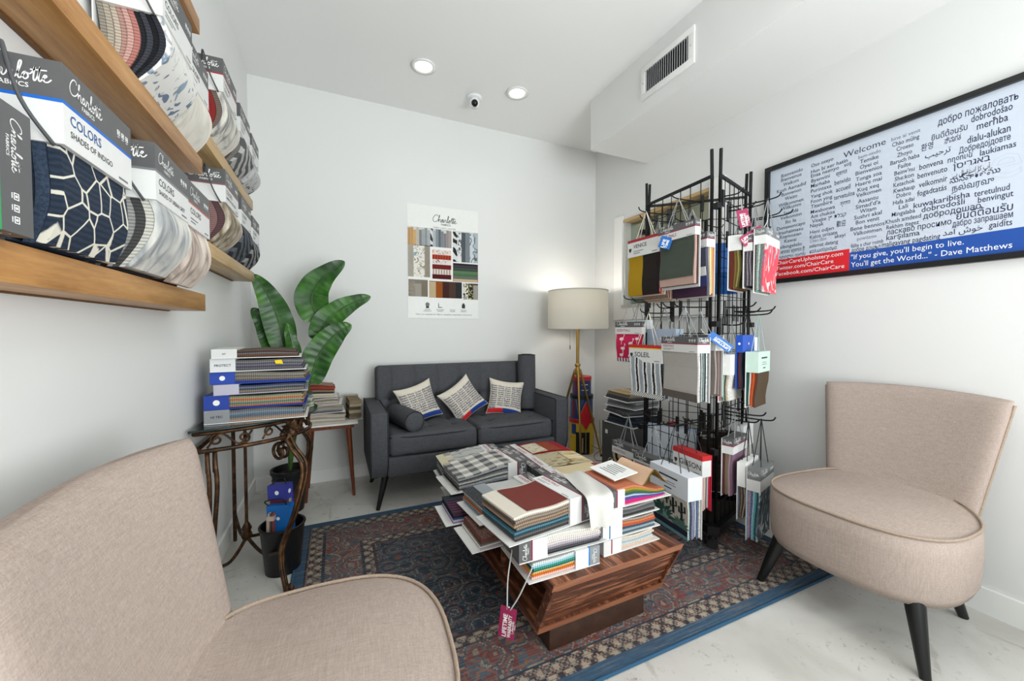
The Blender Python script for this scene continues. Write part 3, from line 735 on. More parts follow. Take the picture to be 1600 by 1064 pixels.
# ------------------------------------------------------------------ sofa
def sofa():
    X0, X1, Y0, Y1 = .18, 1.575, 2.47, 3.12
    t = thing('loveseat', 'charcoal tufted two-seat sofa against the back wall', 'sofa', ((X0 + X1) / 2, (Y0 + Y1) / 2, 0))
    hx = (X1 - X0) / 2; hy = (Y1 - Y0) / 2; aw = .108
    for s in (-1, 1):
        m = MB(); xo = s * hx; xi = s * (hx - aw)
        prof = [(-hy + .035, .205), (-hy, .30), (-hy, .612), (hy - .02, .612), (hy - .02, .205)]
        a = [(xo, y, z) for y, z in prof]; b = [(xi, y, z) for y, z in prof]
        m.loft([a, b]).build('arm', MAT_CHARCOAL, t, bevel=.014, seg=3)
        for x in (xo - s * .004, xi + s * .004):
            MB().tube([(x, y, z) for y, z in [(-hy + .036, .21), (-hy + .002, .30), (-hy + .002, .606), (-hy + .012, .611), (hy - .03, .611)]], .0045, 6).build('piping', MAT_CHARPIPE, t, True)
    MB().bx(-hx + aw - .005, hx - aw + .005, -hy + .012, hy - .05, .205, .325).build('base_rail', MAT_CHARCOAL, t, bevel=.012, seg=3)
    sw = (2 * hx - 2 * aw) / 2
    for s in (-1, 1):
        btn = [(u * sw * .27, v) for u in (-1, 0, 1) for v in (-.08, .10)]
        def dis(p, btn=btn):
            p = p.copy()
            if p.z > 0:
                p.z += .014 * (1 - (2 * p.x / sw) ** 4) * (1 - (2 * p.y / .5) ** 4) if abs(p.x) < sw / 2 and abs(p.y) < .25 else 0
                for bx_, by_ in btn:
                    d2 = (p.x - bx_) ** 2 + (p.y - by_) ** 2; p.z -= .026 * math.exp(-d2 / .0012)
                    p.z -= .010 * math.exp(-((p.x - bx_) / .010) ** 2) * (1 if abs(p.y) < .16 else 0) / 2
            if p.y < -.2: p.y -= .012 * (1 - (2 * p.x / sw) ** 4)
            return p
        v, f = rbox(sw - .006, .50, .135, .03, (48, 40, 6), dis)
        o = MB().add(v, f).build('seat_cushion', MAT_CHARCOAL, t, True); o.location = (s * sw / 2, -.045, .392)
        e = .064; e2 = -.25
        ring = [(-sw / 2 + .006, e2 + .01), (-sw / 4, e2 - .010), (0, e2 - .012), (sw / 4, e2 - .010), (sw / 2 - .006, e2 + .01), (sw / 2 - .004, .2)]
        for zz in (.052, -.052): MB().tube([(x, y, zz) for x, y in ring], .0042, 6).build('piping', MAT_CHARPIPE, o, True)
        for bx_, by_ in btn: MB().lathe([(.009, 0), (.007, .004), (.0, .006)], 10, close=False).build('button', MAT_CHARPIPE, o, True).location = (bx_, by_, .0625)
    # tufted back
    bw = 1.235; bh = .50
    bt = [(-.52 + 1.04 * k / 6, z) for k in range(7) for z in (.0,)]
    def disb(p):
        p = p.copy()
        if p.y < 0:
            for bx_, bz_ in bt:
                p.y += .026 * math.exp(-((p.x - bx_) ** 2 + (p.z - bz_) ** 2) / .0012); p.y += .013 * math.exp(-((p.x - bx_) / .011) ** 2) * (1 if abs(p.z) < .23 else 0)
            p.y += .012 * math.exp(-(p.z / .011) ** 2)
            p.y -= .012 * (1 - (2 * p.z / bh) ** 4)
        return p
    v, f = rbox(bw, .13, bh, .026, (120, 4, 44), disb)
    o = MB().add(v, f).build('backrest', MAT_CHARCOAL, t, True); o.location = (0, .225, .605); o.rotation_euler.x = math.radians(-9)
    for bx_, bz_ in bt: 
        b_ = MB().lathe([(.010, 0), (.008, .004), (.0, .007)], 10, close=False).build('button', MAT_CHARPIPE, o, True); b_.location = (bx_, -.058, bz_); b_.rotation_euler.x = PI / 2
    for sx_ in (-1, 1):
        for sy_, yy in ((-1, -hy + .075), (1, hy - .12)):
            MB().bar((sx_ * (hx - .10), yy + .02 * -sy_, .21), (sx_ * (hx - .045), yy + sy_ * .02, 0), .024, 12, None, .012).build('leg', MAT_BLACK, t, 'auto')
sofa()
def bolster(loc, rot, r, L, label):
    t = thing('bolster_cushion', label, 'cushion', loc, 0, 'charcoal bolster cushions'); t.rotation_euler = rot
    prof = [(.0, -L / 2 - .004), (r * .6, -L / 2 - .006), (r * .93, -L / 2 + .002), (r, -L / 2 + .014), (r * 1.02, -L / 4), (r * 1.03, 0), (r * 1.02, L / 4), (r, L / 2 - .014), (r * .93, L / 2 - .002), (r * .6, L / 2 + .006), (0, L / 2 + .004)]
    MB().lathe(prof, 30, close=False).build('cover', MAT_CHARCOAL, t, True)
    for s in (-1, 1): MB().tube([(r * .965 * math.cos(a), r * .965 * math.sin(a), s * (L / 2 - .003)) for a in [2 * PI * k / 30 for k in range(30)]], .0042, 6, closed=True).build('piping', MAT_CHARPIPE, t, True)
bolster((.415, 2.70, .531), (math.radians(90), 0, math.radians(13)), .066, .36, 'charcoal bolster cushion lying against the sofa arm')
bolster((1.435, 2.885, .695), (math.radians(-6), math.radians(3), 0), .072, .44, 'charcoal bolster cushion standing on end in the sofa corner')

# printed pillows
def pillow_z(x, y, a=.155, T=.055):
    u = min(1, abs(x) / a); v = min(1, abs(y) / a)
    return T * ((1 - u ** 2.6) * (1 - v ** 2.6)) ** .55 if u < 1 and v < 1 else 0.0
def pinch(x, y, a=.155): return .93 * x * (1 - .13 * (1 - (y / a) ** 2)), .93 * y * (1 - .13 * (1 - (x / a) ** 2))
def make_pillow():
    t = thing('throw_pillow', 'x', 'pillow'); a = .155; n = 26; vs = []; fs = []
    for s in (1, -1):
        for i in range(n + 1):
            for j in range(n + 1):
                x = a * math.sin(PI / 2 * (-1 + 2 * i / n)); y = a * math.sin(PI / 2 * (-1 + 2 * j / n))
                X, Y = pinch(x, y); vs.append((X, Y, s * pillow_z(x, y)))
    q = (n + 1) ** 2
    for s in (0, 1):
        for i in range(n):
            for j in range(n):
                f = [s * q + i * (n + 1) + j, s * q + (i + 1) * (n + 1) + j, s * q + (i + 1) * (n + 1) + j + 1, s * q + i * (n + 1) + j + 1]; fs.append(f if s == 0 else f[::-1])
    mb = MB().add(vs, fs); o = mb.build('cover', fab('#e4ddd0', 'weave', '#cfc6b6'), t, True)
    m_ = o.data; bm = bmesh.new(); bm.from_mesh(m_); bmesh.ops.remove_doubles(bm, verts=bm.verts, dist=1e-5); bm.to_mesh(m_); bm.free()
    def patch(x0, x1, y0, y1, m, name):
        k = 12; pv = []; pf = []
        for i in range(k + 1):
            for j in range(7):
                x = x0 + (x1 - x0) * i / k; y = y0 + (y1 - y0) * j / 6; X, Y = pinch(x, y); pv.append((X, Y, pillow_z(x, y) + .0012))
        for i in range(k):
            for j in range(6): pf.append((i * 7 + j, (i + 1) * 7 + j, (i + 1) * 7 + j + 1, i * 7 + j + 1))
        return MB().add(pv, pf).build(name, m, t, True)
    patch(-.15, -.02, -.15, -.112, plain('#d0232f', .8), 'red_band'); patch(-.02, .15, -.15, -.112, plain('#1d3f8f', .8), 'blue_band')
    ink = plain('#2a3560', .8); tb = MB(); rnd = random.Random(3)
    cols = [(-.145, .052, ['Bienvenido', 'Bienvenue', 'Welkom', 'Bonvenon', 'Willkommen', 'Sansofé', 'Velkominn', 'Kawai', 'Nayak', 'Vitejte', 'Marhaba']),
            (-.085, .058, ['Welcome', 'benvido', 'accueil', 'tervetuloa', 'Temike', 'Tonga soa', 'Haere mai', 'Velkomen', 'Aasantu', 'Witam']),
            (-.02, .058, ['Croeso', 'Zhoyo', 'Failte', 'Ketachok', 'Kwahaup', 'Dobro', 'Lali', 'Mingalaba', 'karşılama', 'maligayang']),
            (.045, .10, ['добро пожаловать', 'dobrodošao', 'merħba', 'dialu-alukan', 'laukiamas', 'benvenuto', 'velkomnir', 'teretulnud', 'добродошао', 'benvingut'])]
    for x0, wd, ws in cols:
        for k, w_ in enumerate(ws):
            vs_, fs_, tw = text_geo(w_, .02); sz = .0215 if x0 < 0 else .024; sx = wd / tw; yb = .085 - k * .0195
            P = []
            for x, y in vs_:
                X = x0 + x * sx; Y = yb + y * sz; A, B = pinch(X, Y); P.append((A, B, pillow_z(X, Y) + .0014))
            tb.add(P, fs_, ink)
    tb.build('lettering', None, t)['kind'] = 'stuff'
    return t
p0 = make_pillow()
for k, (loc, roll, lab, yaw) in enumerate((((.54, 2.845, .592), 15, 'printed welcome-word pillow between the lying bolster and the sofa middle', 8), ((.872, 2.83, .592), 33, 'printed welcome-word pillow tipped on its corner in the sofa middle', 0), ((1.222, 2.835, .583), -9, 'printed welcome-word pillow beside the standing bolster', -12))):
    o = p0 if k == 0 else copy_tree(p0)
    tag(o, lab, 'pillow', 'welcome-word pillows on the sofa')
    o.matrix_world = Matrix.Translation(loc) @ Matrix.Rotation(math.radians(yaw), 4, 'Z') @ Matrix.Rotation(math.radians(72), 4, 'X') @ Matrix.Rotation(math.radians(roll), 4, 'Z')

# ------------------------------------------------------------------ coffee table
def coffee():
    t = thing('coffee_table', 'walnut coffee table with sloping ends on a dark plinth', 'table', (.865, 1.585, RZ), math.radians(1.2))
    hw = .278; yt, yb = .565, .455; zt = .325; tb = .026                       # half width, half lengths at top and bottom, top height
    box_part('plinth', -.215, .215, -.435, .47, 0, .100, MAT_ESPRESSO, t, .003)
    m = MB().loft([[(-hw, -yb - .006, .100), (hw, -yb - .006, .100), (hw, yb + .006, .100), (-hw, yb + .006, .100)], [(-hw, -yb - .018, .127), (hw, -yb - .018, .127), (hw, yb + .018, .127), (-hw, yb + .018, .127)]])
    m.build('bottom_board', MAT_WALNUT_Y, t, bevel=.002)
    m = MB().loft([[(-hw, -yt + .012, zt - tb), (hw, -yt + .012, zt - tb), (hw, yt - .012, zt - tb), (-hw, yt - .012, zt - tb)], [(-hw, -yt, zt), (hw, -yt, zt), (hw, yt, zt), (-hw, yt, zt)]])
    m.build('top_board', MAT_WALNUT_Y, t, bevel=.002)
    edge = wood_mat('walnut_edge', [(.3, '#7d4a33'), (.55, '#9c6447'), (.75, '#b47a5a')], .35, (.7, 9, 9))
    for s in (-1, 1):
        MB().loft([[(-hw - .001, s * (yt - .0115), zt - tb), (hw + .001, s * (yt - .0115), zt - tb), (hw + .001, s * (yt - .014), zt - tb), (-hw - .001, s * (yt - .014), zt - tb)], [(-hw - .001, s * (yt + .001), zt + .0004), (hw + .001, s * (yt + .001), zt + .0004), (hw + .001, s * (yt - .003), zt + .0004), (-hw - .001, s * (yt - .003), zt + .0004)]]).build('edge_band', edge, t)
        MB().loft([[(-hw - .001, s * (yb + .007), .1005), (hw + .001, s * (yb + .007), .1005), (hw + .001, s * (yb + .003), .1005), (-hw - .001, s * (yb + .003), .1005)], [(-hw - .001, s * (yb + .0195), .1275), (hw + .001, s * (yb + .0195), .1275), (hw + .001, s * (yb + .015), .1275), (-hw - .001, s * (yb + .015), .1275)]]).build('edge_band', edge, t)
    z0, z1 = .127, zt - tb
    for s in (-1, 1):
        ya, yc = s * (yb + .004), s * (yt - .022)
        pan = MB().loft([[(-hw + .012, ya, z0), (hw - .012, ya, z0), (hw - .012, ya - s * .02, z0), (-hw + .012, ya - s * .02, z0)], [(-hw + .012, yc, z1), (hw - .012, yc, z1), (hw - .012, yc - s * .02, z1), (-hw + .012, yc - s * .02, z1)]])
        pan.build('end_panel', MAT_WALNUT_X, t)
        for e in (-1, 1):
            x0, x1 = sorted((e * hw, e * (hw - .012)))
            MB().loft([[(x0, ya + s * .012, z0), (x1, ya + s * .012, z0), (x1, ya - s * .02, z0), (x0, ya - s * .02, z0)], [(x0, yc + s * .014, z1), (x1, yc + s * .014, z1), (x1, yc - s * .02, z1), (x0, yc - s * .02, z1)]]).build('end_stile', MAT_WALNUT_X, t)
    MB().bx(-.01, .01, -.44, .44, z0, z1).build('centre_divider', MAT_WALNUT_Y, t)
    for y in (-.16, .18):
        MB().bx(-hw + .01, -.01, y, y + .02, z0, z1).build('divider', MAT_WALNUT_Y, t); MB().bx(.01, hw - .01, y, y + .02, z0, z1).build('divider', MAT_WALNUT_Y, t)
coffee()
TT = RZ + .325

# ------------------------------------------------------------------ floor lamp
def lamp():
    cx, cy = 1.92, 2.86
    t = thing('floor_lamp', 'brass tripod floor lamp with a white drum shade', 'lamp', (cx, cy, 0))
    brass = plain('#b08d4a', .28, .9); t_ = NT('lamp_shade_linen', .9, 0, .1)
    t_.col('#e9e5dc'); t_.b.inputs['Subsurface Weight'].default_value = 0
    tr = t_.t.nodes.new('ShaderNodeBsdfTranslucent'); tr.inputs[0].default_value = lin('#e8e4da'); mx = t_.t.nodes.new('ShaderNodeMixShader'); mx.inputs[0].default_value = .28
    out = t_.t.nodes['Material Output']; t_.l(t_.b.outputs[0], mx.inputs[1]); t_.l(tr.outputs[0], mx.inputs[2]); t_.l(mx.outputs[0], out.inputs[0])
    z0, z1, R0, R1 = 1.125, 1.46, .262, .255
    MB().lathe([(R0, z0), (R1, z1), (R1 - .004, z1), (R0 - .004, z0), (R0, z0)], 56, close=False).build('shade', t_.m, t, 'auto')
    for z, R in ((z0 + .004, R0), (z1 - .004, R1)): MB().tube([(R * math.cos(a), R * math.sin(a), z) for a in [2 * PI * k / 56 for k in range(56)]], .0045, 6, closed=True).build('shade_trim', plain('#d8d2c5', .8), t, True)
    tm = MB()
    for a in (0, 2.1, 4.2): tm.bar((0, 0, z1 - .05), (R1 * math.cos(a), R1 * math.sin(a), z1 - .02), .002, 6)
    tm.build('shade_spider', brass, t, True)
    MB().bar((0, 0, .70), (0, 0, 1.30), .0135, 16).build('column', brass, t, 'auto')
    MB().lathe([(.0135, .72), (.03, .735), (.03, .77), (.018, .79), (.018, .80), (.026, .805), (.026, .82), (.0135, .83)], 20).build('collar', brass, t, 'auto')
    for x, y in ((-.056, -.142), (.212, -.064), (-.15, .20)):
        d = Vector((x, y, 0)).normalized() * .022
        lg = MB().bar((d.x, d.y, .775), (x, y, 0), .0105, 10, None, .008).build('leg', brass, t, 'auto')
        MB().bar((x, y, 0), (x * .985, y * .985, .02), .010, 10).build('foot', plain('#2b2620', .5), lg)
    MB().bar((-.11, -.05, .985), (-.11, -.05, 1.2), .0016, 6).build('pull_chain', brass, t)
    MB().bar((-.11, -.05, .955), (-.11, -.05, .99), .004, 8).build('chain_pull', plain('#4e4636', .4, .6), t)
    MB().lathe([(.0, 1.38), (.024, 1.37), (.033, 1.34), (.026, 1.31), (.016, 1.295), (.014, 1.27)], 16, close=False).build('bulb', emit('lamp_bulb', '#fff0d6', 3), t, True)
    d = bpy.data.lights.new('floor_lamp_light', 'POINT'); d.energy = 5; d.color = (1, .96, .89); d.shadow_soft_size = .05
    o = bpy.data.objects.new('floor_lamp_light', d); COL.objects.link(o); o.location = (cx, cy, 1.42)
    pts = catmull([(1.95, 2.93, .5), (1.99, 2.92, .30), (2.08, 2.9, .10), (2.18, 2.86, .03), (2.22, 2.72, .006), (2.12, 2.66, .006), (2.02, 2.72, .006), (2.10, 2.85, .006), (2.25, 2.95, .006), (2.31, 3.05, .05), (2.325, 3.08, .25)], 6)
    tag(MB().tube(pts, .0032, 6).build('lamp_cord', plain('#8a7a5c', .5), None, True), 'thin lamp cord trailing from the tripod lamp to the wall', 'cord')
lamp()

# round tins stacked behind the lamp
def tin(z, r, h, label, body, lid, deco):
    t = thing('round_tin', label, 'tin', (2.06, 3.0, z), 0, 'round tins stacked behind the lamp')
    MB().lathe([(r, 0), (r, h - .03)], 36).build('body', body, t, 'auto')
    MB().lathe([(r + .004, h - .035), (r + .004, h - .003), (r, h), (0, h)], 36, close=False).build('lid', lid, t, 'auto')
    def arcp(a0, a1, z0, z1, m, name, e=.0015):
        k = 8; vs_ = []; 
        for i in range(k + 1):
            a = math.radians(a0 + (a1 - a0) * i / k)
            for zz in (z0, z1): vs_.append(((r + e) * math.cos(a), (r + e) * math.sin(a), zz))
        MB().add(vs_, [(2 * i, 2 * i + 2, 2 * i + 3, 2 * i + 1) for i in range(k)]).build(name, m, t, True)
    for d in deco: arcp(*d)
blk = plain('#151517', .5)
tin(0, .112, .315, 'tall yellow round tin with a red lid at the bottom of the tin stack', plain('#d9b32a', .35), plain('#b8262c', .35),
    [(-180, 180, .135, .16, plain('#24568c', .4), 'blue_band'), (-150, -85, .0, .20, blk, 'printed_figure', .002), (-176, -150, .18, .27, plain('#1f3e7c', .4), 'blue_patch'), (-121, -117, .02, .15, plain('#cdb98a', .5), 'printed_stripe', .0025)])
tin(.316, .102, .215, 'mid-size blue round tin with a black lid in the tin stack', plain('#27457f', .35), plain('#1c1a1e', .4),
    [(-178, -160, .02, .17, plain('#7a2836', .4), 'red_patch'), (-100, -75, .02, .17, plain('#20508c', .4), 'blue_patch')])
tin(.532, .085, .165, 'small blue round tin with a red lid on top of the tin stack', plain('#2d3f70', .35), plain('#c2262c', .35),
    [(-125, -85, .04, .048, plain('#d8d8d8', .4), 'printed_stripe'), (-125, -85, .09, .098, plain('#d8d8d8', .4), 'printed_stripe'), (-178, -150, .02, .13, plain('#6a2a4a', .4), 'purple_patch')])
# red diamond paper sign leaning on the tins
t = thing('paper_diamond', 'red paper diamond with a pale edge propped against the yellow tin', 'ornament', (2.02, 2.872, .22))
dm = [(0, -.12), (.075, .01), (0, .14), (-.075, .01)]
MB().loft([[(x, 0, z + .12) for x, z in dm], [(x, .003, z + .12) for x, z in dm]]).build('diamond', plain('#c81f2b', .5), t)
MB().tube([(x * 1.01, .001, z * 1.01 + .12) for x, z in dm], .0025, 5, closed=True).build('edge', plain('#b0905c', .5), t)
MB().bar((0, .002, -.20), (0, .002, .02), .003, 6).build('stick', plain('#b79a68', .6), t)

# ------------------------------------------------------------------ wall shelves
def shelf(y0, y1, z0, z1, label, m):
    t = thing('wall_shelf', label, 'shelf', (XL, (y0 + y1) / 2, z0), 0, 'wooden wall shelves'); h = (y1 - y0) / 2
    box_part('board', .0, .106, -h, h, 0, z1 - z0, m, t, .002)
    box_part('wall_cleat', .0005, .012, -h + .02, h - .02, -.003, 0, plain('#6d4a28', .6), t)
    return t
shelf(.35, 1.725, 1.187, 1.247, 'lower honey-coloured floating shelf above the taupe chair, holding the indigo sample book', MAT_SHELF)
shelf(.35, 1.722, 1.668, 1.722, 'middle honey-coloured floating shelf directly above the indigo sample book', MAT_SHELF)
shelf(.35, 1.725, 2.155, 2.208, 'topmost honey-coloured floating shelf close to the ceiling', MAT_SHELF)
shelf(1.77, 2.655, 1.395, 1.447, 'lower pale floating shelf next to the plant leaves', MAT_SHELF2)
shelf(1.77, 2.655, 1.80, 1.855, 'upper pale floating shelf with the red-swatch sample book', MAT_SHELF2)

# ------------------------------------------------------------------ wrought-iron console table
MAT_IRON = None
def console():
    tt = NT('bronzed_iron', .45, .55, .5); v = tt.obj(); tt.col(tt.ramp(tt.noise(v, 30, 3), [(.35, '#2c1d12'), (.55, '#4d331d'), (.75, '#7a5230')])); iron = tt.m
    t = thing('console_table', 'wrought-iron console table with scrolled legs and a glass top', 'table', (0, 0, 0))
    X0 = XL + .012
    curve = [(-.515, 1.835), (-.40, 1.855), (-.27, 1.905), (-.16, 1.99), (-.10, 2.09), (-.09, 2.17), (-.10, 2.25), (-.16, 2.35), (-.27, 2.435), (-.40, 2.485), (-.515, 2.505)]
    top = catmull(curve, 3)
    MB().prism(top, .728, .736).build('glass_top', MAT_TABLEGLASS, t)
    MB().tube([(x * .995, y, .732) for x, y in top], .0045, 6).build('glass_edge', plain('#20302c', .15), t, True)
    ins = [(-.505 + (x + .515) * .9, 2.17 + (y - 2.17) * .9) for x, y in top]
    for z, nm in ((.715, 'upper_rail'), (.645, 'lower_rail')):
        MB().tube([(x, y, z) for x, y in ins], .0085, 8).build(nm, iron, t, True)
        MB().tube([(-.505, ins[0][1], z), (-.505, ins[-1][1], z)], .0085, 8).build(nm, iron, t, True)
    def spiral(c, r, turns, a0, u, v, n=26):
        return [Vector(c) + Vector(u) * (r * (1 - .78 * k / n) * math.cos(a0 + turns * 2 * PI * k / n)) + Vector(v) * (r * (1 - .78 * k / n) * math.sin(a0 + turns * 2 * PI * k / n)) for k in range(n + 1)]
    for i in range(3, len(ins) - 3, 5):
        a, b = Vector((*ins[i - 3], 0)), Vector((*ins[min(i + 3, len(ins) - 1)], 0)); u = (b - a).normalized(); c = (a + b) / 2
        sc = MB(); sc.tube(spiral((c.x - u.x * .045, c.y - u.y * .045, .683), .024, 1.25, 1.2, u, (0, 0, 1)), .0042, 6)
        sc.tube(spiral((c.x + u.x * .045, c.y + u.y * .045, .677), .024, 1.25, 4.3, u, (0, 0, 1)), .0042, 6)
        sc.tube(catmull([tuple(c - u * .075 + Vector((0, 0, .655))), tuple(c - u * .03 + Vector((0, 0, .705))), tuple(c + u * .03 + Vector((0, 0, .655))), tuple(c + u * .075 + Vector((0, 0, .703)))], 6), .0042, 6)
        sc.build('scroll', iron, t, True)
    # leaf rosette on the apron corner
    u = Vector((.6, .8, 0)); c = Vector((-.195, 2.0, .68)); n_ = Vector((.8, -.6, 0))
    for k in range(9):
        a = 2 * PI * k / 9; d = u * math.cos(a) + Vector((0, 0, 1)) * math.sin(a); p = d.cross(n_)
        L = .045 if k % 2 else .06
        MB().add([c, c + d * L * .5 + p * .013 + n_ * .014, c + d * L + n_ * .006, c + d * L * .5 - p * .013 + n_ * .014, c - n_ * .006], [(0, 1, 2), (0, 2, 3), (4, 2, 1), (4, 3, 2)]).build('rosette_leaf', iron, t)
    # cabriole front legs and the near wall-side leg: paired bars with a scroll at the knee
    def leg(top_, knee, ank, foot, dirv):
        d = Vector((dirv[0], dirv[1], 0)).normalized()
        for off in (-.012, .012):
            s = Vector((-d.y, d.x, 0)) * off
            pts = [Vector(top_) + s, Vector(top_) + d * .035 + Vector((0, 0, -.05)) + s, Vector(knee) + s, (Vector(knee) + Vector(ank)) / 2 + d * .015 + s * .7, Vector(ank) + s * .5, Vector(foot) + s * .3]
            MB().tube(catmull([tuple(p) for p in pts], 6), .0085, 8).build('leg_bar', iron, t, True)
        for off in (-.012, .012):
            s = Vector((-d.y, d.x, 0)) * off
            MB().tube(spiral(Vector(top_) + Vector((0, 0, -.075)) - d * .035 + s, .045, 1.3, .9, d, (0, 0, 1)), .007, 7).build('knee_scroll', iron, t, True)
        MB().tube(spiral(Vector(foot) + d * .022 + Vector((0, 0, .022)), .02, 1.0, PI, d, (0, 0, 1), 16), .007, 7).build('foot_scroll', iron, t, True)
    leg((-.205, 2.0, .645), (-.135, 1.965, .50), (-.225, 1.93, .16), (-.205, 1.885, .009), (.72, -.69))
    leg((-.205, 2.34, .645), (-.135, 2.375, .50), (-.225, 2.39, .16), (-.205, 2.42, .009), (.72, .69))
    leg((-.46, 1.90, .645), (-.445, 1.86, .50), (-.47, 1.90, .16), (-.465, 1.87, .009), (.25, -.95))
    MB().bar((-.495, 2.44, .715), (-.495, 2.44, .012), .009, 8).build('rear_leg', iron, t)
    MB().bar((-.40, 2.20, .70), (-.40, 2.20, .14), .007, 8).build('centre_rod', iron, t)
    hub = Vector((-.40, 2.20, .13))
    for q in ((-.225, 1.93, .16), (-.225, 2.39, .16), (-.47, 1.90, .16), (-.495, 2.44, .16)):
        m_ = (hub + Vector(q)) / 2 + Vector((0, 0, -.045)); MB().tube(catmull([tuple(hub), tuple(m_), q], 7), .0075, 8).build('stretcher', iron, t, True)
    MB().lathe([(0, .0), (.018, .012), (.024, .03), (.016, .05), (.022, .062), (.012, .085), (0, .105)], 14, c=tuple(hub + Vector((0, 0, -.02))), close=False).build('finial', iron, t, True)
console()

# ------------------------------------------------------------------ small side table
t = thing('side_table', 'small mid-century wooden side table with tapered legs and pale top', 'table', (-.045, 2.955, 0))
box_part('top', -.175, .175, -.15, .15, .487, .497, plain('#e8e6e0', .4), t, .002)
box_part('apron', -.15, .15, -.13, .13, .462, .487, MAT_TEAK, t)
for sx in (-1, 1):
    for sy in (-1, 1): MB().bar((sx * .115, sy * .10, .465), (sx * .145, sy * .13, 0), .019, 12, None, .009).build('leg', MAT_TEAK, t, 'auto')

# ------------------------------------------------------------------ waste basket
t = thing('waste_basket', 'black wire-mesh waste basket full of sample books under the console', 'basket', (-.238, 2.085, 0))
tb = NT('black_mesh_plastic', .35, .2); tb.col(tb.ramp(tb.vor(tb.obj(), 130), [(.2, '#0c0c0d'), (.5, '#1d1d20')]))
MB().lathe([(.070, .002), (.073, 0), (.092, .205), (.095, .21), (.095, .216), (.087, .216), (.067, .008)], 32, close=False).build('body', tb.m, t, 'auto')
MB().lathe([(.068, .003), (0, .004)], 32, close=False).build('bottom', tb.m, t)
MB().tube([(.092 * math.cos(a), .092 * math.sin(a), .213) for a in [2 * PI * k / 32 for k in range(32)]], .006, 6, closed=True).build('rim', MAT_BLACK, t, True)

# ------------------------------------------------------------------ bird-of-paradise plant
def plant():
    bx, by = -.27, 2.76
    t = thing('potted_plant', 'bird-of-paradise plant with broad green leaves in a black pot', 'plant', (bx, by, 0))
    MB().lathe([(.075, 0), (.1, .235), (.108, .24), (.108, .262), (.096, .262), (.092, .22), (0, .22)], 30, close=False).build('pot', plain('#111214', .45), t, 'auto')
    MB().lathe([(.092, .222), (0, .226)], 24, close=False).build('soil', plain('#2b211a', .95), t)
    tt = NT('plant_leaf', .38, 0, .5); v = tt.obj(); tt.col(tt.ramp(tt.noise(v, 9, 3), [(.3, '#133a0c'), (.5, '#225412'), (.72, '#437c1d')]))
    ts = NT('plant_stem', .5, 0, .4); ts.col(ts.ramp(ts.noise(ts.obj(), 14, 2), [(.3, '#27451d'), (.7, '#4c6e2e')]))
    # leaf: base point, tip point, side bulge direction, width, fold, ribs
    def leaf(base, mid, tip, wid, nrm, fold=.25, droop=0.0, stem_from=(0, 0, .24)):
        base, tip, nrm = map(Vector, (base, tip, nrm)); o = Vector((bx, by, 0))
        n = 44; P = [Vector(p) for p in catmull([tuple(base)] + [tuple(q) for q in (mid if isinstance(mid[0], tuple) else [mid])] + [tuple(tip)], n // 3)]; vs_ = []; fs_ = []; m_ = 8; N = len(P)
        for i, p in enumerate(P):
            s = i / (N - 1); d = (P[min(i + 1, N - 1)] - P[max(i - 1, 0)]).normalized(); side = d.cross(nrm).normalized(); nn = side.cross(d).normalized()
            w_ = wid * (math.sin(PI * min(1, s * .95 + .05) ** .66) ** .62) if s < 1 else .004
            w_ = max(w_, .003)
            for j in range(m_ + 1):
                u = -1 + 2 * j / m_
                rib = .0028 * math.sin(i * 1.9 + abs(u) * 2.2) * min(1, abs(u) * 3) * (1 - abs(u) ** 4)
                edge = .006 * math.sin(i * .55 + (2 if u > 0 else 0)) * abs(u) ** 3
                vs_.append(p + side * (u * w_) + nn * (abs(u) * w_ * fold + rib + edge - droop * u * u * w_))
        for i in range(N - 1):
            for j in range(m_): a = i * (m_ + 1) + j; fs_.append((a, a + 1, a + m_ + 2, a + m_ + 1))
        lf = MB().add([q - o for q in vs_], fs_).build('leaf', tt.m, t, True)
        mr = MB().tube([p - o + (P[1] - P[0]).normalized().cross(nrm) * 0 - nrm * -.001 for p in P[:-1]], [.0055 * (1 - .8 * i / N) for i in range(N - 1)], 6).build('midrib', ts.m, lf, True)
        b0 = Vector(stem_from); bb = base - o; md = (b0 + bb) / 2 + Vector((b0.x * .5 - bb.x * .1, b0.y * .5, .02))
        MB().tube(catmull([tuple(b0), tuple(md), tuple(bb)], 8), .0085, 8).build('stem', ts.m, t, True)
    N_ = (-.15, -1, .15)
    for L in LEAVES: leaf(*L)
LEAVES = []
LEAVES = [
    ((-.105, 2.82, 1.184), ((-.14, 2.82, 1.324), (-.083, 2.82, 1.45)), (.056, 2.82, 1.575), .10, (-.1, -1, .1), .12),
    ((-.105, 2.78, 1.053), ((-.055, 2.78, 1.176), (.071, 2.78, 1.282)), (.214, 2.78, 1.345), .078, (.0, -1, .2), .12),
    ((-.148, 2.66, .80), ((-.101, 2.66, .961), (-.004, 2.66, 1.094)), (.089, 2.66, 1.154), .085, (.1, -1, .2), .14),
    ((-.282, 2.70, 1.0), ((-.31, 2.70, 1.16), (-.36, 2.70, 1.311)), (-.435, 2.70, 1.446), .082, (.1, -1, .1), .14),
    ((-.306, 2.76, .92), ((-.345, 2.76, 1.056), (-.39, 2.76, 1.16)), (-.455, 2.76, 1.251), .075, (.2, -1, .1), .14),
    ((-.219, 2.64, .90), (-.24, 2.64, 1.04), (-.265, 2.64, 1.16), .04, (.4, -1, .1), .3)]
plant()

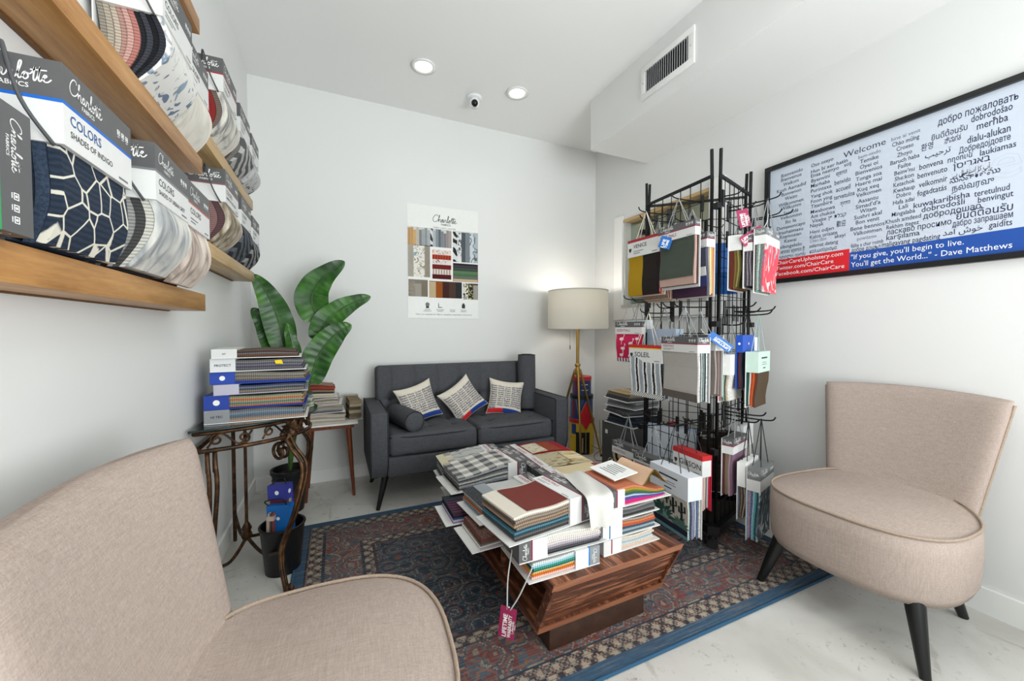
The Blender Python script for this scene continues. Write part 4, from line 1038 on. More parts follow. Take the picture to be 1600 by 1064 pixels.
# ------------------------------------------------------------------ fabric sample books
GREY = '#5b5b5d'; WHT = '#e0e0df'
def swatch(mb, x0, x1, y0, y1, z0, th, fn, ny=6, m=None):
    vs_ = []; fs_ = []
    for i in range(ny + 1):
        y = y0 + (y1 - y0) * i / ny
        for x, z in ((x0, z0), (x1, z0), (x1, z0 + th), (x0, z0 + th)): 
            a, b = fn(x, y, z); vs_.append((x, y + a, z + b))
    for i in range(ny):
        for k in range(4): fs_.append((i * 4 + k, i * 4 + (k + 1) % 4, i * 4 + 4 + (k + 1) % 4, i * 4 + 4 + k))
    fs_ += [(3, 2, 1, 0), (ny * 4, ny * 4 + 1, ny * 4 + 2, ny * 4 + 3)]
    mb.add(vs_, fs_, m); return mb

def book(label, loc, rz=0, mode='lie', W=.22, L=.30, T=.06, hl=.08, hf=.5, pal=(), kind='weave', front=None, fronts=(), hdr=GREY, band=WHT, stripe=None, card='#e0e0de', title=None, sub=None, tcol=None, logo=True, cord=None, hook=None, lean=0, sag=.25, wav=.004, bulge=0.0, group=None, side=True, flip=False, over=.012, disc=None, ny=6, yaw=0, name='sample_book', cardlen=None, crest=False, side_title=None, prints=()):
    rnd = random.Random(hash_(label)); t = thing(name, label, 'sample book', loc, rz, group)
    if mode != 'lie': t.rotation_euler = (PI / 2 + lean, 0, rz)
    elif lean: t.rotation_euler = (lean, 0, rz)
    Y0 = -L / 2 if mode == 'lie' else 0.0; Y1 = Y0 + L; Z0 = 0.0 if mode == 'lie' else -T / 2
    zs = -1 if flip else 1
    if card: MB().bx(-W / 2 - .005, W / 2 + .005, Y0 - over, Y1, Z0, Z0 + .0028).build('backing_card', plain(card, .5), t)
    yh = Y1 - hl; n = max(1, len(pal)); zt = Z0 + T - .004; zb = Z0 + .003; th = (zt - zb) / n; ph = rnd.uniform(0, 6)
    def fn(x, y, z):
        s = max(0, (yh - y) / max(.01, yh - Y0)); f = (z - zb) / (zt - zb)
        dz = -sag * T * f * s * s + wav * math.sin(s * 5.2 + ph) * f + bulge * math.sin(PI * min(1, s * 1.05)) * (.35 + .65 * f) + .0015 * math.sin(x * 40 + ph)
        dy = .35 * bulge * 0
        return dy, dz
    for k, c in enumerate(pal):
        if isinstance(c, tuple): m = fab(*c)
        else: m = fab(c, kind)
        if k == n - 1 and front: m = fab(*front)
        dx = rnd.uniform(-.003, .003); dl = rnd.uniform(0, .012)
        swatch(MB(), -W / 2 + .004 + dx, W / 2 - .004 + dx, Y0 + dl, yh + .03, zb + k * th, th * .93, fn, ny).build('swatch', m, t, 'auto' if ny > 8 else False)
    for k, (a, b, c, d, e) in enumerate(fronts):     # loose top swatches: x range, y range in fractions of the page, cloth
        ya = Y0 + (yh - Y0) * c; yb = Y0 + (yh - Y0) * d
        swatch(MB(), -W / 2 + W * a, -W / 2 + W * b, ya, yb, zt + .0006 + .0012 * k, .0016, fn, 8).build('swatch', fab(*e), t)
    for hexc, polys in prints:                       # printed motifs that follow the page
        pm = MB()
        for P in polys:
            q_ = []
            for u, v in P:
                x, y = -W / 2 + W * u, Y0 + (yh - Y0) * v; q_.append((x, y, zt + .0024 + fn(x, y, zt)[1]))
            pm.add(q_, [tuple(range(len(q_)))])
        pm.build('print', plain(hexc, .8), t)['kind'] = 'stuff'
    g = MB().bx(-W / 2 - .003, W / 2 + .003, Y1 - hl * hf, Y1, Z0, Z0 + T).build('header_card', plain(hdr, .45), t)
    if hf < 1: MB().bx(-W / 2 - .003, W / 2 + .003, yh, Y1 - hl * hf, Z0, Z0 + T).build('label_band', plain(band, .45), g)
    if stripe: MB().bx(-W / 2 - .0035, W / 2 + .0035, Y1 - hl * hf - .002, Y1 - hl * hf + .003, Z0 - .0003, Z0 + T + .0005).build('colour_stripe', plain(stripe, .45), g)
    lt = MB(); U = Vector((1, 0, 0)); V = Vector((0, 1, 0)); zt2 = Z0 + T + .0004; gh = hl * hf
    dark_hdr = sum(lin(hdr)[:3]) < 1.2; ink = INK_W if dark_hdr else INK_K
    if logo:
        lw = min(.45 * W, gh * 2.6); put_logo(lt, (-W / 2 + .012, Y1 - gh * .62, zt2), U, V, lw, ink)
        for k in range(3):
            a_, b_, q_ = W / 2 - .052 + k * .016, Y1 - gh * .58, .0095
            for r0, r1, s0, s1 in ((0, 1, 0, .13), (0, 1, .87, 1), (0, .13, .13, .87), (.87, 1, .13, .87), (.32, .68, .3, .7)): lt.bx(a_ + q_ * r0, a_ + q_ * r1, b_ + q_ * s0, b_ + q_ * s1, zt2 - .0003, zt2, ink)
            lt.bx(a_ + .001, a_ + q_ - .001, b_ - .004, b_ - .0028, zt2 - .0003, zt2, ink)
        if side and T > .028:
            for s in (-1, 1):
                sw_ = min(T * .8, gh * 2.2); Ux = Vector((0, 0, -1)) * s
                put_logo(lt, (s * (W / 2 + .0034), Y1 - gh * .6, Z0 + T / 2 + s * sw_ / 2), Ux, V, sw_, ink)
    tc = plain(tcol, .5) if tcol else INK_R
    if title and hf < 1:
        bh_ = hl * (1 - hf); tx = -W / 2 + .014 + (.03 if crest else 0)
        put_text(lt, title, (tx, yh + bh_ * (.58 if sub else .38), zt2), U, V, bh_ * (.36 if sub else .5), tc, off=.01)
        if sub == '*':
            for q in range(2): lt.bx(tx, tx + W * (.32 - .1 * q), yh + bh_ * (.34 - .14 * q), yh + bh_ * (.39 - .14 * q), zt2 - .0003, zt2, INK_G)
        elif sub: put_text(lt, sub, (tx, yh + bh_ * .28, zt2), U, V, bh_ * .22, INK_K, off=.01)
        lt.bx(W / 2 - .05, W / 2 - .015, yh + bh_ * .1, yh + bh_ * .16, zt2 - .0003, zt2, INK_G)
    if hf >= 1 and hl >= .1 and not title and not disc:
        for q, (y_, w_, h_, m_) in enumerate(((.66, .5, .07, INK_K), (.46, .36, .03, INK_G), (.36, .42, .03, INK_G), (.18, .2, .05, INK_K))): lt.bx(-W * w_ / 2, W * w_ / 2, yh + hl * y_, yh + hl * (y_ + h_), zt2 - .0003, zt2, m_)
    if title and hf >= 1: put_text(lt, title, (0, yh + hl * .4, zt2), U, V, hl * .3, INK_K, align='c', off=.01)
    if crest:
        cx_ = -W / 2 + .018; cy_ = yh + hl * (1 - hf) * .5; q = .010
        lt.add([(cx_ - q, cy_ + q, zt2), (cx_ + q, cy_ + q, zt2), (cx_ + q, cy_ - q * .2, zt2), (cx_, cy_ - q * 1.5, zt2), (cx_ - q, cy_ - q * .2, zt2)], [(0, 1, 2, 3, 4)], INK_K)
    if disc:                                         # round white sticker on the two long sides and the face of the header
        for O, A, B in (((-W / 2 - .0036, Y1 - hl * .5, Z0 + T / 2), Vector((0, 1, 0)), Vector((0, 0, 1))), ((W / 2 + .0036, Y1 - hl * .5, Z0 + T / 2), Vector((0, 1, 0)), Vector((0, 0, 1))), ((0, Y1 - hl * .5, zt2), U, V)):
            r_ = min(T * .2, .016); lt.add([Vector(O) + A * (r_ * math.cos(a)) + B * (r_ * math.sin(a)) for a in [k * PI / 8 for k in range(16)]], [tuple(range(16))], INK_W)
    if side_title:
        for s in (-1, 1): put_text(lt, side_title, (s * (W / 2 + .0034), Y1 - hl * .5, Z0 + T * .42), Vector((0, s, 0)), Vector((0, 0, 1)), T * .24, INK_K, align='c', off=.02)
    if lt.v: lt.build('lettering', None, g)['kind'] = 'stuff'
    if cord:
        hk = hook if hook and mode == 'hang' else (0, Y1 + .09, Z0 + T / 2); cm = plain(cord, .6)
        a = W * .27
        if mode == 'hang':
            for zc in (Z0 + T * .2, Z0 + T * .8) if T > .03 else (Z0 + T / 2,):
                MB().tube([(-a, Y1 - .004, zc), (0, hk[1], hk[2]), (a, Y1 - .004, zc)], .0022, 5).build('handle_cord', cm, t)
        else:
            MB().tube(catmull(hook, 6), .0028, 6).build('handle_cord', cm, t, True)
    return t
def ell(cx, cy, rx, ry, n=10): return [(cx + rx * math.cos(2 * PI * k / n), cy + ry * math.sin(2 * PI * k / n)) for k in range(n)]
def line(x0, y0, x1, y1, w): return [(x0 - w, y0), (x0 + w, y0), (x1 + w, y1), (x1 - w, y1)]
def agave(cx, cy, r, n, seed):
    rd = random.Random(seed); out = []
    for k in range(n):
        a = PI * (.06 + .88 * k / (n - 1)) + rd.uniform(-.08, .08); L = r * rd.uniform(.75, 1.1); d = (math.cos(a), math.sin(a) * 1.1); s = (-d[1] * .035, d[0] * .035)
        out.append([(cx - s[0], cy - s[1]), (cx + d[0] * L * .45 - s[0] * 1.5, cy + d[1] * L * .45 - s[1] * 1.5), (cx + d[0] * L, cy + d[1] * L), (cx + d[0] * L * .45 + s[0] * 1.5, cy + d[1] * L * .45 + s[1] * 1.5), (cx + s[0], cy + s[1])])
    return out
def saguaro(cx, cy, h, w):
    return [line(cx, cy, cx, cy + h, w), ell(cx, cy + h, w, w * .8), line(cx - w * 2.6, cy + h * .4, cx - w * 2.6, cy + h * .75, w * .7), [(cx - w * 3.2, cy + h * .4), (cx, cy + h * .36), (cx, cy + h * .44), (cx - w * 3.2, cy + h * .47)], line(cx + w * 2.6, cy + h * .5, cx + w * 2.6, cy + h * .88, w * .7), [(cx + w * 3.2, cy + h * .5), (cx, cy + h * .46), (cx, cy + h * .54), (cx + w * 3.2, cy + h * .57)]]
CACTUS = (('#2c4a44', agave(.30, .30, .42, 13, 1)), ('#6f9488', agave(.30, .28, .33, 9, 2)), ('#1d2422', saguaro(.62, .50, .40, .028) + saguaro(.84, .42, .46, .03) + saguaro(.45, .66, .28, .02)), ('#4c6b62', agave(.80, .26, .26, 9, 3)))
def flam(cx, cy, s): return [ell(cx, cy, .07 * s, .05 * s), line(cx, cy - .17 * s, cx, cy, .007 * s), [(cx + .05 * s, cy + .02 * s), (cx + .09 * s, cy + .12 * s), (cx + .075 * s, cy + .12 * s), (cx + .03 * s, cy + .03 * s)], ell(cx + .07 * s, cy + .13 * s, .025 * s, .02 * s)]
FLAMINGO = (('#f3d9dc', flam(.25, .82, 1.2) + flam(.62, .66, 1.3) + flam(.30, .48, 1.2) + flam(.78, .38, 1.2) + flam(.22, .24, 1.1) + flam(.85, .84, 1.0) + flam(.55, .22, 1.0)),)
def hash_(s):
    h = 7
    for c in s: h = (h * 131 + ord(c)) % 1000003
    return h
NEU = ['#8c8378', '#b7aea2', '#6b645c', '#cfc7ba', '#55504b', '#a39a8e', '#7a7168', '#c0b7aa']
GRY = ['#7d7d80', '#a9a9ab', '#55565a', '#c6c6c6', '#8e8f92', '#3e3f43', '#b8b8ba', '#6a6b6e']
def pk(seed, base, n): r = random.Random(seed); return [base[(i * 3 + r.randint(0, 2)) % len(base)] for i in range(n)]

# -- coffee table ---------------------------------------------------------------------------------
CT = 'sample books on the coffee table'; R90 = PI / 2
Z = TT + .001
MAR = '#8d2446'
# header towards +X : rz = -90 (local +Y -> +X)
book('sample book of bright rainbow cloth at the bottom of the front coffee table stack', (.672, 1.165, Z), -R90, W=.215, L=.255, T=.062, hl=.095, hf=.45, pal=['#e8b9b4', '#f0c6bd', '#d9763a', '#e2a13c', '#e9c9b0', '#2f6a4f', '#3d8f7d', '#8fc3cf', '#c9dbe0', '#dfe1e2'], kind='pink', stripe='#1c7ac0', hdr='#8b8f93', sag=.1, wav=.003, side=True, group=CT)
book('sample book of cream and dark knit cloth lying between rainbow and russet books', (.662, 1.175, Z + .0635), R90, W=.215, L=.315, T=.066, hl=.1, hf=.45, pal=['#26272b', '#4c4b50', '#7d7a80', '#b5aab4', '#d8cfd0', '#e9dcd6', '#eee8e0', '#e3dccf', '#efece6'], kind='pink', stripe=MAR, sag=.05, wav=.004, group=CT, over=.02)
book('thick sample book with a russet top swatch crowning the front stack', (.632, 1.19, Z + .131), -R90 + .14, W=.215, L=.325, T=.09, hl=.105, hf=.5, pal=['#3c3b3c', '#6a6058', '#2d4552', '#4f7c8c', '#35475a', '#8a7b6c', '#a58a72', '#6f6156', '#94877a', '#c4b9ac', '#ddd6ca'], kind='pink', front=('#ddd6ca', 'weave', '#cfc7ba'), fronts=[(.08, .95, .25, 1.0, ('#7a3a34', 'weave', '#66302b'))], stripe=MAR, title='ESSENTIALS', sub='*', sag=.12, wav=.006, group=CT, over=.02, cord='#8a8d90', hook=[(.108, .12, .05), (.135, .15, .03), (.13, .185, .05), (.09, .178, .06)])
book('sample book with a brown tweed top swatch jutting over the table edge', (.615, 1.390, Z), -R90 + .05, W=.19, L=.33, T=.055, hl=.08, pal=['#b0a2b8', '#e8e2d8', '#857a70', '#5f5650', '#8f4a40', '#6b3f3a', '#9a8c80'], kind='pink', front=('#7d5b52', 'speck', '#4a3a36'), group=CT, sag=.1, over=.03)
book('sample book of pale grey cloth over teal and orange layers on the table', (.655, 1.478, Z + .058), -R90 + .10, W=.215, L=.34, T=.062, hl=.09, pal=['#2f5f7d', '#5b9ab5', '#c8744a', '#8d8f8a', '#a0524a', '#e8e6e2'], kind='pink', front=('#c9cac8', 'weave', '#b5b7b6'), fronts=[(.02, .98, .0, .2, ('#4b4e52', 'speck', '#2e3033')), (.02, .98, .2, .42, ('#9ea4aa', 'weave', '#8a9096'))], stripe=MAR, title='ESSENTIALS', sag=.1, group=CT, cord='#8a8d90', hook=[(.07, .13, .06), (.06, .10, .10), (-.03, .11, .10), (-.06, .13, .06)], over=.02)
book('small sample book with violet and navy layers jutting from the coffee table stack', (.60, 1.60, Z), -R90, W=.185, L=.36, T=.055, hl=.08, pal=['#8a6aa0', '#c6b9d0', '#3c5a78', '#232a44', '#6a2f45', '#2c3138'], kind='pink', front=('#3b4148', 'speck', '#22262b'), fronts=[(.35, .95, .0, .5, ('#5d3340', 'stripe', '#2c2440'))], group=CT, sag=.1, over=.03)
book('thick sample book with a grey plaid top swatch near the sofa', (.655, 1.79, Z + .056), -R90 + .06, W=.225, L=.355, T=.095, hl=.1, pal=['#d8d5cf', '#3e3f43', '#8e8f92', '#b8b8ba', '#55565a', '#c9c6c0', '#77787b', '#4a4b4f', '#a9a9ab', '#cfcdc8'], kind='speck', front=('#d5d2cb', 'plaid', '#55565a'), stripe=MAR, title='ESSENTIALS', sub='*', sag=.3, wav=.006, group=CT, over=.03)
book('white-paged sample book lying under the grey plaid sample book', (.675, 1.80, Z), -R90, W=.19, L=.38, T=.054, hl=.08, pal=['#efeeea', '#dcd8d0', '#efeeea', '#c9c4ba', '#e6e2da'], kind='weave', group=CT, sag=.05, over=.02)
book('sample book with a grey swirl pattern swatch beside the grey plaid book', (.665, 2.03, Z), -R90 - .03, W=.205, L=.34, T=.115, hl=.09, pal=pk(3, GRY, 9), kind='speck', front=('#b9bab8', 'swirl', '#7f8284'), fronts=[(.0, 1, .0, .16, ('#d8d0b4', 'weave', '#c4bb9c')), (.0, 1, .16, .3, ('#c9c2b2', 'marble', '#8f8a80'))], stripe=MAR, title='ESSENTIALS', sag=.25, group=CT)
# header towards -X : rz = +90
book('sample book with a red damask top swatch in the far corner of the coffee table', (1.095, 2.055, Z), R90 + .02, W=.2, L=.37, T=.085, hl=.085, pal=pk(5, ['#8c8378', '#b7aea2', '#7a2a2e', '#cfc7ba', '#5f2a2c'], 8), front=('#a12430', 'weave', '#86202a'), fronts=[(.0, .85, .25, .75, ('#7a3a28', 'speck', '#a04632')), (.0, .8, .6, .95, ('#cfc4ad', 'leaf', '#a0957d'))], stripe=MAR, title='ESSENTIALS', sag=.1, group=CT)
book('sample book with a gold floral top swatch behind the draped white swatch', (1.08, 1.83, Z), R90 - .03, W=.2, L=.37, T=.09, hl=.095, pal=pk(6, NEU, 8), front=('#b9ad90', 'leaf', '#7d6a44'), fronts=[(.1, .9, .05, .45, ('#d9c9a2', 'marble', '#b08c4a'))], stripe=MAR, title='ESSENTIALS', sag=.15, group=CT, over=.02)
book('sample book with a plain cream-gold top swatch next to the draped white swatch', (1.075, 1.615, Z), R90, W=.205, L=.36, T=.088, hl=.1, pal=pk(8, ['#d8c7a4', '#c9b48a', '#e6dcc6', '#b3492f', '#d98f3a'], 8), front=('#d9c9a6', 'weave', '#c9b78e'), fronts=[(.05, .9, .0, .12, ('#c8562e', 'stripe', '#3a3550'))], stripe=MAR, title='ESSENTIALS', sag=.15, group=CT)
zz = Z
book('sample book of pastel mottled cloth at the bottom of the right-hand coffee table stack', (.952, 1.185, zz), R90 + .04, W=.2, L=.245, T=.052, hl=.08, hf=.45, pal=['#e0b79a', '#dcc6b4', '#c9d3d8', '#b5c4cc', '#d8d2c4', '#e6ddd0'], kind='pink', stripe=MAR, sag=.05, group=CT, over=.02, cord='#8a8d90', hook=[(.1, .12, .03), (.135, .10, .02), (.135, .05, .03), (.1, .06, .04)], hdr='#d8d8d6', logo=False)
book('sample book of grey and orange tweed cloth second from bottom in the right-hand stack', (.955, 1.185, zz + .054), R90 + .02, W=.2, L=.25, T=.058, hl=.085, hf=.35, pal=['#4f5b66', '#8fa0a8', '#3e4f63', '#b8593a', '#c9774f', '#a49a94'], kind='pink', stripe='#2c6a9c', sag=.05, group=CT, over=.015, hdr='#e4e6e8', logo=False, cord='#8a8d90', hook=[(.1, .12, .05), (.14, .11, .04), (.14, .03, .05), (.1, .05, .055)])
book('sample book of charcoal boucle cloth third from bottom in the right-hand stack', (.957, 1.185, zz + .114), R90 + .03, W=.2, L=.245, T=.042, hl=.08, hf=.45, pal=['#3c3c3e', '#706e6c', '#55565a', '#8b8a88'], kind='pink', stripe='#2c6a9c', sag=.05, group=CT)
tb = book('open sample book with magenta and olive pages on top of the right-hand stack', (.985, 1.185, zz + .158), R90 + .02, W=.2, L=.29, T=.062, hl=.085, hf=.6, pal=['#d0246e', '#c42a78', '#5a4a90', '#b9c9dc', '#3a5a5a', '#5c7434', '#a8882e', '#c97a5a'], kind='weave', stripe=MAR, sag=.35, wav=.012, group=CT, over=.02)
def fold():
    vs_ = []; n = 16
    for i in range(n + 1):
        s = i / n; y = -.165 + .15 * s
        for x in (-.085, .02, .085): vs_.append((x, y, .047 + .042 * math.sin(PI * min(1, s * 1.15)) ** 2 + .004 * math.sin(9 * s + x * 30)))
    fs_ = [(i * 3 + j, i * 3 + j + 1, i * 3 + j + 4, i * 3 + j + 3) for i in range(n) for j in range(2)]
    mb = MB().add(vs_ + [(x, y, z + .004) for x, y, z in vs_], fs_ + [tuple(len(vs_) + q for q in f[::-1]) for f in fs_]); mb.build('curled_swatch', fab('#a9812e', 'stripe', '#4d6a34'), tb, True)
    vs2 = [(x, y + .004, z + .006) for x, y, z in vs_]
    MB().add(vs2 + [(x, y, z + .004) for x, y, z in vs2], fs_ + [tuple(len(vs_) + q for q in f[::-1]) for f in fs_]).build('curled_swatch', fab('#d6b79a', 'weave', '#c09a80'), tb, True)
    MB().box((.01, .02, .088), (.15, .11, .003), None, Matrix.Rotation(-.12, 3, 'X')).build('turned_card', plain('#eeeeec', .5), tb)
    lt = MB()
    for k in range(6): lt.box((.01, .045 - k * .012, .0905 + .0015 * k - .003), (.09 - .01 * (k % 3), .003, .0004), INK_G, Matrix.Rotation(-.12, 3, 'X'))
    lt.build('card_print', None, tb)
fold()
def drape():                                         # white swatch thrown over the header, falling towards the front stack
    t = thing('loose_swatch', 'white linen swatch draped over the right-hand coffee table stack', 'swatch', (.815, 1.112, zz + .2225), R90 - .12)
    n = 20; m_ = 8; vs_ = []; pts = [(.19, -.004), (.12, .004), (.04, .006), (-.03, .004), (-.052, -.008), (-.06, -.035), (-.064, -.07), (-.067, -.095)]
    P = catmull(pts, 4)
    for i, (x, z) in enumerate(P):
        for j in range(m_ + 1):
            v = -1 + 2 * j / m_; fz = max(0, -z) / .095
            zig = .004 * (j % 2) if i == len(P) - 1 else 0
            vs_.append((x + .008 * fz * math.sin(v * 5), v * .05 * (1 - .08 * fz) - .05 * (x - .05) * .8, z + .004 * math.sin(v * 4 + x * 20) * (1 - fz) - zig))
    k = len(vs_); N = len(P)
    fs_ = [(i * (m_ + 1) + j, i * (m_ + 1) + j + 1, (i + 1) * (m_ + 1) + j + 1, (i + 1) * (m_ + 1) + j) for i in range(N - 1) for j in range(m_)]
    MB().add(vs_ + [(x - .001, y, z + .0015) for x, y, z in vs_], fs_ + [tuple(k + q for q in f[::-1]) for f in fs_]).build('cloth', fab('#d2d0cb', 'weave', '#c4c2bc'), t, True)
drape()
# maroon swing tag hanging from the front stack
def hang_tag(label, loc, rot, w, h, colr, l1, l2, cordpts, grp=None, logo=True):
    t = thing('swing_tag', label, 'tag', loc, 0, grp); t.rotation_euler = rot
    MB().bx(-w / 2, w / 2, -.0008, .0008, -h, 0).build('card', plain(colr, .4), t, bevel=.0005, seg=1)
    lt = MB()
    put_text(lt, l1, (-w * .02, -.0012, -h * .95), (0, 0, 1), (-1, 0, 0), w * .36, INK_W, h * .72, off=.02)
    put_text(lt, l2, (w * .26, -.0012, -h * .95), (0, 0, 1), (-1, 0, 0), w * .30, INK_W, h * .72, off=.02)
    if logo: put_logo(lt, (w * .42, -.0012, -h * .8), (0, 0, 1), (-1, 0, 0), h * .42, INK_W)
    for s in (1,): lt.lathe([(.003, 0), (.003, .0004)], 10, INK_W)
    lt.build('lettering', None, t)['kind'] = 'stuff'
    for c in cordpts: MB().tube(catmull(c, 5), .0022, 6).build('string', plain('#b9bbbb', .5), t, True)
    return t
hang_tag('maroon lifetime warranty tag hanging from the coffee table book stack', (.475, 1.075, .268), (0, math.radians(6), math.radians(-42)), .052, .10, '#951f4f', 'LIFETIME', 'WARRANTY', [[(-.005, 0, -.008), (-.018, .02, .08), (-.022, .06, .165)], [(.005, 0, -.008), (.03, .0, .05), (.055, .02, .13)]])

# -- console table --------------------------------------------------------------------------------
CO = 'sample books stacked on the console table'
zc = .7375
specs = [
    (.056, '#8e9094', '#f0f0ef', ['#b0927c', '#9a8a80', '#6b7076', '#5d7890', '#8a9098', '#77808a', '#6f6a66'], 'grey-headed sample book at the bottom of the console stack', -.005, 'HI TEC', None, .36, .002),
    (.058, '#23409c', '#2a45a5', ['#2a3f8c', '#b06a52', '#8f8a70', '#5f7a70', '#9aa38a', '#b98468', '#c06a4a', '#a9a080', '#8a9078'], 'royal blue sample book second from bottom in the console stack', -.006, None, 'd', .355, .0),
    (.043, '#b9b6c6', '#e4e4e8', ['#6d6a66', '#8c7f70', '#4a5260', '#7d8086', '#3c4a70'], 'lilac-grey sample book in the middle of the console stack', .01, None, None, .33, .012),
    (.050, '#2748a8', '#2748a8', ['#3a4aa0', '#6e675e', '#8b8378', '#77706a', '#9a9288', '#7c7a74'], 'blue sample book third from top in the console stack', .012, None, 'd', .345, .0),
    (.054, '#dfe0e2', '#f0f0ef', ['#57575c', '#6d6a70', '#4f4a5c', '#7a7880', '#55586a', '#8a8680', '#6b6a6e'], 'white-headed sample book with a yellow flag in the console stack', .005, 'PROTECT', None, .335, .0),
    (.038, '#dcdcda', '#efefee', ['#5a4338', '#6d4f40', '#7d7d82', '#4a3a34', '#64564c'], 'white-headed brown sample book on top of the console stack', -.004, 'NY', None, .31, -.02)]
for k, (T_, h_, b_, pal_, lab, dx, st, dsc, L_, dy) in enumerate(specs):
    bk = book(lab, (-.305 + dx, 2.05 + dy * .3, zc), R90 + [.02, .0, .05, -.02, .03, .06][k], W=.235, L=L_, T=T_, hl=.085, hf=1.0, pal=pal_, kind='pink', hdr=h_, card=('#e9e9e8' if k in (0, 4, 5) else h_), sag=.12, wav=.003, logo=False, disc=dsc, side_title=st, group=CO, over=.008, cord='#1d1d1f', hook=[(-.05, L_ / 2, T_ * .5), (-.03, L_ / 2 + .014, T_ * .6), (.03, L_ / 2 + .014, T_ * .6), (.05, L_ / 2, T_ * .5)])
    if k == 4: MB().add([(-.121, -.06, .028), (-.121, -.088, .026), (-.122, -.082, .044), (-.122, -.056, .042)], [(0, 1, 2, 3)]).build('yellow_flag', plain('#f2d20c', .6), bk)
    zc += T_ + .001
# clear sample sleeve at the console front
t = thing('fabric_ring', 'green mottled fabric swatch bunch beside the console stack', 'swatch bunch', (-.15, 2.2, .7375))
for k in range(6): MB().lathe([(.045 - .002 * k, 0), (.045 - .002 * k, .011)], 20, c=(.004 * (k % 2), .003 * k, .0118 * k)).build('swatch', fab(['#5d6a5c', '#7a8474', '#4c574d'][k % 3], 'marble', '#39423a'), t)

# -- small side table ------------------------------------------------------------------------------
ST = 'sample books on the small side table'
book('cream-paged sample book at the bottom of the side table pile', (-.085, 2.93, .4985), R90, W=.24, L=.28, T=.075, hl=.06, hf=1, pal=['#cfc6b8', '#b9aea0', '#d8d0c4', '#a89d90', '#c9c0b2', '#bdb3a6'], hdr='#e4e2dd', logo=False, sag=.1, group=ST, over=.01)
book('taupe striped sample book second from bottom in the side table pile', (-.095, 2.925, .5745), R90 + .04, W=.22, L=.26, T=.055, hl=.06, hf=1, pal=['#6a5f66', '#8b9498', '#b3a99c', '#9a8f84', '#c7bdb0'], hdr='#d8d6d2', logo=False, sag=.1, group=ST, wav=.005)
book('beige speckled sample book third from bottom in the side table pile', (-.10, 2.92, .6305), R90 - .04, W=.22, L=.24, T=.05, hl=.06, hf=1, pal=['#a99f92', '#c4bbae', '#8c8378', '#d0c8bc'], kind='speck', hdr='#cfcdc8', logo=False, sag=.1, group=ST)
book('red and cream sample book on top of the side table pile', (-.115, 2.90, .6815), R90 + .03, W=.2, L=.21, T=.085, hl=.05, hf=1, pal=['#c9b79c', '#e0d6c6', '#3c3a36', '#9c8a72', '#8a3a30', '#a85040', '#6a3a30'], front=('#b5a488', 'stripe', '#7c3a30'), hdr='#b9b4ac', logo=False, sag=.08, group=ST)
book('brown-edged sample book leaning at the sofa side of the side table pile', (.105, 2.99, .4985), .12, W=.085, L=.20, T=.15, hl=.04, hf=1, pal=['#9a8d78', '#7a6a54', '#b3a68e', '#5f5240', '#a99a80', '#8a7a62'], hdr='#a39a88', logo=False, sag=.12, group=ST)

# -- waste basket ------------------------------------------------------------------------------------
BK = 'sample books in the waste basket'
def tilt(o, loc, ax, az, ay=0):
    o.matrix_world = Matrix.Translation(loc) @ Matrix.Rotation(az, 4, 'Z') @ Matrix.Rotation(ay, 4, 'Y') @ Matrix.Rotation(ax, 4, 'X')
b1 = book('violet-blue headed sample book sticking out of the waste basket', (0, 0, 0), 0, 'stand', W=.085, L=.33, T=.05, hl=.07, hf=1, pal=['#8f96a0', '#c9ccd2', '#5a6a7a', '#a8452e', '#3c3a44', '#6a2a2e'], hdr='#3a3f9a', card='#3a3f9a', disc='d', logo=False, group=BK, bulge=.01, cord='#141416', hook=[(-.03, .33, 0), (-.035, .348, 0), (.02, .355, 0), (.03, .33, 0)])
tilt(b1, (-.236, 2.108, .06), PI / 2 - .03, math.radians(-28), -.07)
b2 = book('bright blue headed sample book lower in the waste basket', (0, 0, 0), 0, 'stand', W=.098, L=.27, T=.04, hl=.12, hf=1, pal=['#1a3f8f', '#2a2a30', '#7a2a30', '#4a5a50'], hdr='#1466b4', card='#1466b4', disc='d', logo=False, group=BK, cord='#141416', hook=[(-.04, .27, .02), (-.05, .295, .03), (.03, .30, .03), (.04, .27, .02)])
tilt(b2, (-.238, 2.062, .04), PI / 2 - .06, math.radians(-24), -.06)
b3 = book('pink and beige paged sample book at the rim of the waste basket', (0, 0, 0), 0, 'stand', W=.07, L=.25, T=.03, hl=.02, hf=1, pal=['#c9b3a4', '#8f5f5a', '#2f4a44', '#a05050'], hdr='#b9a79a', card='#b5a89c', logo=False, group=BK)
tilt(b3, (-.277, 2.085, .02), PI / 2 + .02, math.radians(75), .0)

